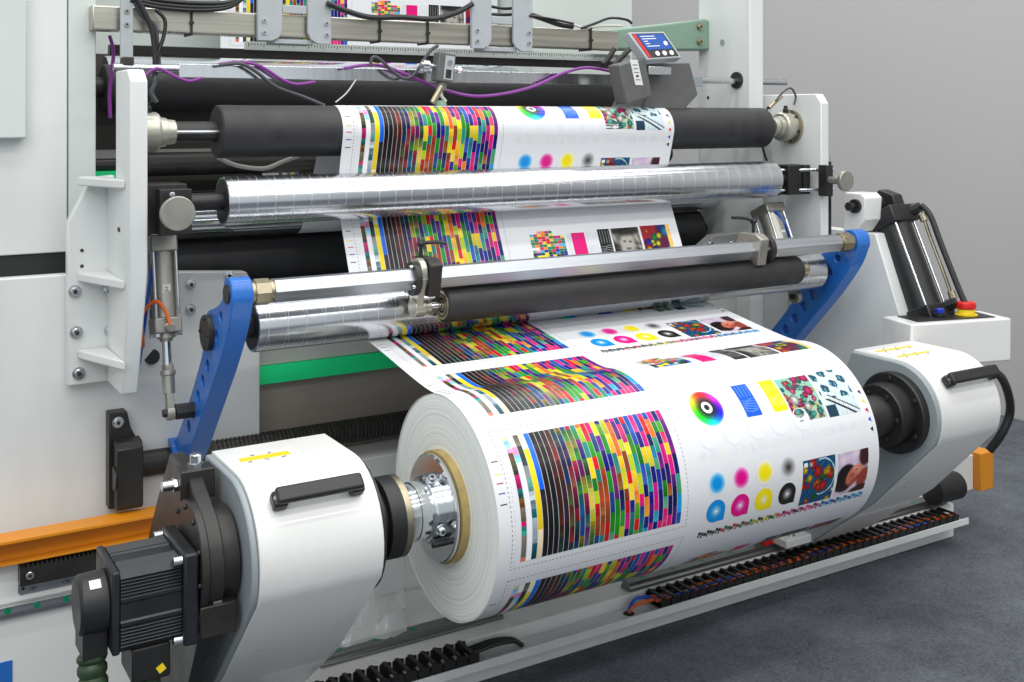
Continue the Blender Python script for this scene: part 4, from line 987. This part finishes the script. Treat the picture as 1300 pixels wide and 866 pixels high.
# cable chains
def chain(x0,x1,lab,cabs=True,dy=0,dz=0):
    t=thing('cable_chain',((x0+x1)/2,.225,.07),lab,'cable chain','black cable chains in the front tray')
    n=int((x1-x0)/.034)
    for i in range(n):
        x=x0+(x1-x0)*i/n
        b=MB(); b.prism('XZ',[(x,.070),(x,.100),(x+.012,.104),(x+.030,.100),(x+.030,.070)],.262,.266); b.prism('XZ',[(x+.004,.070),(x+.004,.096),(x+.014,.100),(x+.034,.096),(x+.034,.070)],.196,.200)
        b.box(x+.006,x+.016,.196,.266,.1005,.1055); b.box(x+.006,x+.022,.196,.266,.069,.073)
        b.v=[v+Vector((0,dy+.104,dz+.018)) for v in b.v]
        b.build('chain_link','black',t)
    if cabs:
        for k,(y,m_) in enumerate([(.212,'orcable'),(.224,'bluecable'),(.236,'orcable'),(.25,'black')]):
            b=MB(); r_=random.Random(k); b.tube([(x0+(x1-x0)*j/14,y+.104+r_.uniform(-.006,.006),.105+r_.uniform(-.006,.008)) for j in range(15)],.0055,8,3); b.build('cable',m_,t)
chain(.845,2.17,'long black cable chain with orange and blue cables, front right tray')
chain(-.18,.25,'short black cable chain below the left linear rail',False,-.0,.004)
b=MB(); b.tube([(.76,.34,.086),(.775,.335,.103),(.80,.33,.110),(.86,.335,.106)],.005); o=b.build('orange_cable','orcable'); tag(o,'orange cable leaving the base hole toward the long chain','cable')
b=MB(); b.tube([(.76,.343,.086),(.775,.345,.108),(.80,.345,.118),(.86,.345,.108)],.005); o=b.build('blue_cable','bluecable'); tag(o,'blue cable leaving the base hole toward the long chain','cable')
b=MB()
for k in range(3): b.tube([(.23,.325+k*.012,.108),(.31,.325+k*.012,.114),(.37,.330+k*.008,.106),(.40,.335+k*.005,.086)],.006)
o=b.build('cable_bundle','black'); tag(o,'black cable bundle leaving the short chain on the tray','cable')
# green ledge panel + dark recess behind the roll
b=MB(); b.box(-.16,1.37,.86,.90,.742,.792); o=b.build('green_ledge','green'); tag(o,'long bright green ledge in the recess below the grooved roller','ledge')
b=MB(); b.box(-.16,1.37,.87,.91,.794,1.0); o=b.build('pale_strip','plate'); tag(o,'pale strip directly above the long green ledge','strip')
b=MB(); b.box(-.16,1.37,.88,.91,.40,.741); o=b.build('recess_panel','recess' if 'recess' in M else 'beam2'); tag(o,'dark brown recess panel below the long green ledge','panel')
b=MB(); b.box(-.16,1.4,.742,.90,.436,.52); o=b.build('rear_sill','white',bevel=.002); tag(o,'pale sill under the ribbed pivot shaft, left of the paper roll','sill')
b=MB(); b.box(-.05,.02,.90,.96,.60,.625); b.mi(1).box(-.12,-.055,.90,.97,.60,.63); o=b.build('small_sensor',['plate','black']); tag(o,'small black and grey sensor in the recess under the ledge','sensor')
# plastic film under the roll
b=MB(); NX,NY=26,18; r_=random.Random(4); vs=[];fs=[]
for i in range(NX+1):
    for j in range(NY+1):
        u=i/NX;v=j/NY; x=-.19+.30*u+.12*v; y=.44+.29*v
        z=.17+.22*v*v+.05*(1-u)*(v)+.014*math.sin(9*u+5*v)+.012*math.sin(17*u-11*v)+r_.uniform(-.005,.005)
        if v<.1: z-=.05*(.1-v)/.1
        vs.append((x,y,z))
for i in range(NX):
    for j in range(NY): k=i*(NY+1)+j; fs.append((k,k+1,k+NY+2,k+NY+1))
b.add(vs,fs); o=b.build('plastic_film','film',smooth_=True,recalc=False); tag(o,'crumpled clear plastic film draped under the left end of the roll','film')
b=MB(); p=at(4,850,Y=.739); b.box(p.x-.05,p.x+.02,.736,.7395,p.z-.06,p.z+.018); o=b.build('blue_sticker','blue'); tag(o,'blue square sticker at the bottom left edge','sticker')
# ------------------------------------------------------------------ sensors, display, cables
t=thing('edge_sensor',(.345,.70,1.57),'small grey edge sensor hanging in front of the flat bar','sensor')
b=MB(); c=at(563,86,Y=.70); ax=Vector((1,0,-.12)).normalized(); up=Vector((.12,0,1)).normalized()
b.obox(c,ax,Y,up,.055,.04,.085); b.build('body','grybox',t,bevel=.003)
b=MB(); b.obox(c+ax*.008-Y*.0205,ax,Y,up,.030,.001,.07); fp=b.build('face_plate','lgbox',t)
b=MB(); b.cyl(c+up*.015+ax*.008-Y*.0212,c+up*.015+ax*.008-Y*.024,.008,20); b.build('lens','stain',fp)
b=MB(); b.obox(c+ax*.008-Y*.0212-up*.018,ax,Y,up,.018,.0006,.026); b.build('small_print','ink',fp)
b=MB(); b.box(c.x-.02,c.x+.02,.7205,.789,c.z-.012,c.z+.014); b.build('mounting_plate','stain',t,bevel=.001)
b=MB(); b.cyl(c-up*.043,c-up*.068,.016,20); b.build('cable_gland','grybox',t,bevel=.002)
b=MB(); b.cyl(c-ax*.075+up*.0,c+ax*.06,.007,12); b.cyl(c-ax*.07,c-ax*.05,.014,12); b.cyl(c+ax*.045,c+ax*.055,.011,6); b.build('mounting_screw','stain',t)
b=MB(); q=at(549,125,Y=.64); b.cyl(q-Z*.012,q+Vector((.03,.0,.035)),.009,14); b.build('brass_connector','bronze',t)
b=MB(); b.tube([c-up*.068,c-up*.085+X*.005,c-up*.10+X*.02],.005); b.build('lead','whitecable',t)
b=MB(); b.lathe(c-up*.12+X*.012+Y*.01,Z,[(0,.012),(.008,.017),(.02,.014),(.024,.006)],20); b.build('plug_head','palegreen',t)
# edge guide camera boxes
t=thing('web_camera',(1.05,.62,1.6),'dark grey web inspection box with white label below the display','camera')
c=at(840,103,Y=.68); 
b=MB(); b.prism('XZ',[(c.x-.10,c.z+.055),(c.x+.07,c.z+.06),(c.x+.105,c.z-.045),(c.x+.045,c.z-.095),(c.x-.13,c.z-.09),(c.x-.10,c.z-.04)],.62,.789); b.build('camera_body','grybox',t,bevel=.004)
c2=at(800,103,Y=.60); ax=Vector((1,0,.25)).normalized(); up=Vector((-.25,0,1)).normalized()
b=MB(); b.obox(c2,ax,Y,up,.105,.06,.125); b.build('light_box','grybox',t,bevel=.004)
b=MB(); pl=at(808,92,Y=.569); b.obox(pl,Vector((1,0,-.0)),Y,Vector((-.28,0,1)),.030,.001,.082); lb=b.build('white_label','label',t)
for k in range(5):
    b=MB(); b.obox(pl-Y*.001+Vector((-.28,0,1)).normalized()*(.012*(2-k)),Vector((1,0,0)),Y,Z,.018 if k!=3 else .01,.0005,.002 if k!=3 else .006); b.build('printed_line','ink',lb)
for i in(-1,1): bolt(t,at(830+8*i,90,Y=.619),-Y,.004,.003,'ink',False)
t=thing('display_unit',(1.04,.60,1.7),'small tilted display with blue screen and three round keys','display')
A=at(797,41,Y=.60);B=at(843,40,Y=.60);C_=at(866,73,Y=.56);D=at(822,76,Y=.56)
u=((B-A)+(C_-D)).normalized(); v=((D-A)+(C_-B)); v=(v-u*v.dot(u)).normalized(); n=u.cross(v)
if n.y>0: n=-n
# slanted slab : use a skewed quad prism in the display plane
def slab(mb,pts,t0,t1): mb.add([p+n*t0 for p in pts]+[p+n*t1 for p in pts],[(0,1,2,3),(7,6,5,4),(0,4,5,1),(1,5,6,2),(2,6,7,3),(3,7,4,0)])
def Q(a,b_): return A+(B-A)*a+((D-A)*(1-a)+(C_-B)*a)*b_
def quad(a0,a1,b0,b1): return [Q(a0,b0),Q(a1,b0),Q(a1,b1),Q(a0,b1)]
b=MB(); slab(b,quad(0,1,0,1),-.035,0); b.build('housing','lgbox',t,bevel=.003)
b=MB(); slab(b,quad(.06,.94,.06,.94),.0003,.001); b.build('face','ink',t)
b=MB(); slab(b,quad(.18,.90,.10,.66),.0012,.0018); sc=b.build('screen','screen',t)
b=MB(); slab(b,quad(.07,.15,.07,.92),.0012,.0016); b.build('red_band','red',t)
for a_ in(.38,.58,.78):
    b=MB(); c=Q(a_,.81); b.cyl(c+n*.0012,c+n*.003,.0085,20); b.build('key','label',t)
b=MB(); r_=random.Random(2)
for k in range(5): slab(b,quad(.24,.24+.3*r_.random()+.1,.16+k*.09,.19+k*.09),.002,.0022)
c=Q(.80,.45); b.cyl(c+n*.002,c+n*.0023,.008,16); b.build('screen_text','label',sc)
b=MB(); b.box(*sorted((D.x+.01,D.x+.10)),.565,.619,D.z-.045,D.z-.02); b.build('bracket','stain',t,bevel=.001)
# cables
def cable(name,pts,r,m_,lab,Yd=None):
    b=MB(); b.tube([at(p[0],p[1],Y=(p[2] if len(p)>2 else Yd)) for p in pts],r,10,6); o=b.build(name,m_); return tag(o,lab,'cable')
cable('purple_cable',[(183,97),(200,87),(222,97),(240,103),(257,99)],.0045,'purple','short purple cable loop at the left end of the flat bar',.77)
cable('purple_cable',[(278,82),(305,79),(330,84),(358,101),(376,107),(400,104)],.0045,'purple','purple cable arching over the flat bar left of centre',.77)
cable('purple_cable',[(437,87),(462,83),(490,85),(525,99),(560,113),(600,122),(640,119),(680,109),(715,93),(745,86),(778,91)],.005,'purple','long purple cable sagging under the sensor to the web camera',.765)
cable('purple_cable',[(139,45),(144,65),(142,90),(139,120),(140,150)],.005,'purple','vertical purple cable in the gap beside the left column',.95)
cable('black_cable',[(170,-10),(190,30),(196,60),(197,95),(194,130)],.007,'black','thick black cable dropping past the steel beam at left',.80)
cable('black_cable',[(197,12),(209,25),(208,45),(200,70),(196,90)],.005,'black','thinner black cable beside the thick one at left',.80)
cable('grey_cable',[(168,-5),(180,20),(196,32),(200,60),(202,88)],.006,'greycable','grey cable crossing behind the two black ones at left',.815)
cable('grey_cable',[(278,83),(305,81),(325,91),(350,110),(385,123),(412,134)],.005,'greycable','dark grey cable drooping from the flat bar to the top roller',.76)
cable('grey_cable',[(470,85),(473,73),(483,76),(500,92),(515,100),(528,92),(545,66),(556,58)],.005,'greycable','grey sensor cable looping up to the edge sensor',.75)
cable('white_cable',[(426,130),(440,118),(452,101)],.002,'whitecable','thin white lead rising from the printed sheet',.72)
cable('white_cable',[(277,200),(300,210),(335,214),(360,205),(380,198)],.006,'whitecable','cream cable hanging just under the left end of the top roller',.72)
for k,(dy,lab) in enumerate([(0,'upper black cable sagging across the steel beam top'),(5,'middle black cable sagging across the steel beam top'),(9,'lower black cable sagging across the steel beam top')]):
    cable('black_cable',[(165,-8+dy),(200,0+dy),(250,4+dy),(290,3+dy*.7),(315,-8)],.006,'black',lab,.815)
cable('black_cable',[(415,4),(440,14),(470,22),(510,22),(550,24),(580,16),(600,5)],.0085,'black','heavy black cable sagging between the two hanger brackets',.812)
cable('black_cable',[(622,8),(640,11),(655,10)],.005,'black','short black cable crossing inside the right hanger bracket',.86)
cable('black_cable',[(622,18),(640,19),(655,18)],.005,'black','lower short black cable inside the right hanger bracket',.86)
cable('black_cable',[(672,18),(690,24),(710,31),(727,34)],.009,'black','thick black cable end beside the right hanger bracket',.83)
cable('black_cable',[(672,20),(700,24),(728,30)],.004,'black','thin black cable above the thick cable end',.82)
cable('black_cable',[(738,36),(755,30),(775,23),(795,25),(802,30)],.0045,'black','black cable arching over the right end of the beam',.83)
cable('white_cable',[(727,31),(745,36),(765,33),(790,33)],.004,'whitecable','white cable beside the arched black one on the beam',.84)
cable('grey_cable',[(765,82),(772,75),(780,62)],.009,'black','black stub hose left of the web camera',.75)
cable('grey_cable',[(779,84),(790,72),(802,60)],.009,'dark','dark grey stub hose touching the web camera',.74)
cable('black_cable',[(199,130),(192,118),(196,108),(198,96)],.0055,'greycable','grey cable curling into the left bearing hub',.60)
cable('black_cable',[(985,128),(994,117),(1004,112),(1010,122),(1008,133)],.0035,'greycable','grey cable curling over the right bearing hub',.60)
cable('black_cable',[(976,135),(968,150),(966,175),(972,200),(980,215)],.004,'black','thin black cable falling beside the right bearing hub',.66)
b=MB(); b.cyl(at(976,137,Y=.61),at(992,122,Y=.61),.007,12); o=b.build('cable_connector','bronze'); tag(o,'brass cable connector above the right bearing hub','connector')
# ------------------------------------------------------------------ camera, light
cam=bpy.data.cameras.new('camera'); co=bpy.data.objects.new('camera',cam); COL.objects.link(co)
co.location=CAM; co.rotation_euler=(pi/2,0,math.atan2(sT,cT)-pi/2)
cam.sensor_width=36; cam.lens=36*FPX/1300; cam.shift_y=-(433-HOR)/1300; cam.clip_end=60; cam.clip_start=.05
S.camera=co
w=bpy.data.worlds.new('World'); S.world=w; w.use_nodes=True
bg=w.node_tree.nodes['Background']; bg.inputs[0].default_value=(.90,.96,1.0,1); bg.inputs[1].default_value=.82
def area(name,loc,rot,sx,sy,power,col=(1,.98,.95)):
    l=bpy.data.lights.new(name,'AREA'); l.shape='RECTANGLE'; l.size=sx; l.size_y=sy; l.energy=power; l.color=col
    o=bpy.data.objects.new(name,l); COL.objects.link(o); o.location=loc; o.rotation_euler=rot; return o
for i,(y,z,p) in enumerate([(-3.2,3.6,58),(-1.9,3.9,55),(-.6,4.0,50),(.7,4.0,40)]):
    area('ceiling_lamp',(.6,y,z),(0,0,0),5.5,.22,p)
area('ceiling_lamp',(-2.6,-2.2,3.2),(R_(35),R_(-35),0),1.0,2.5,30)
area('ceiling_lamp',(2.6,3.2,3.6),(0,R_(20),0),1.0,4,60)
S.render.engine='CYCLES'; S.view_settings.view_transform='Standard'; S.view_settings.look='None'; S.view_settings.exposure=0
S.cycles.max_bounces=8
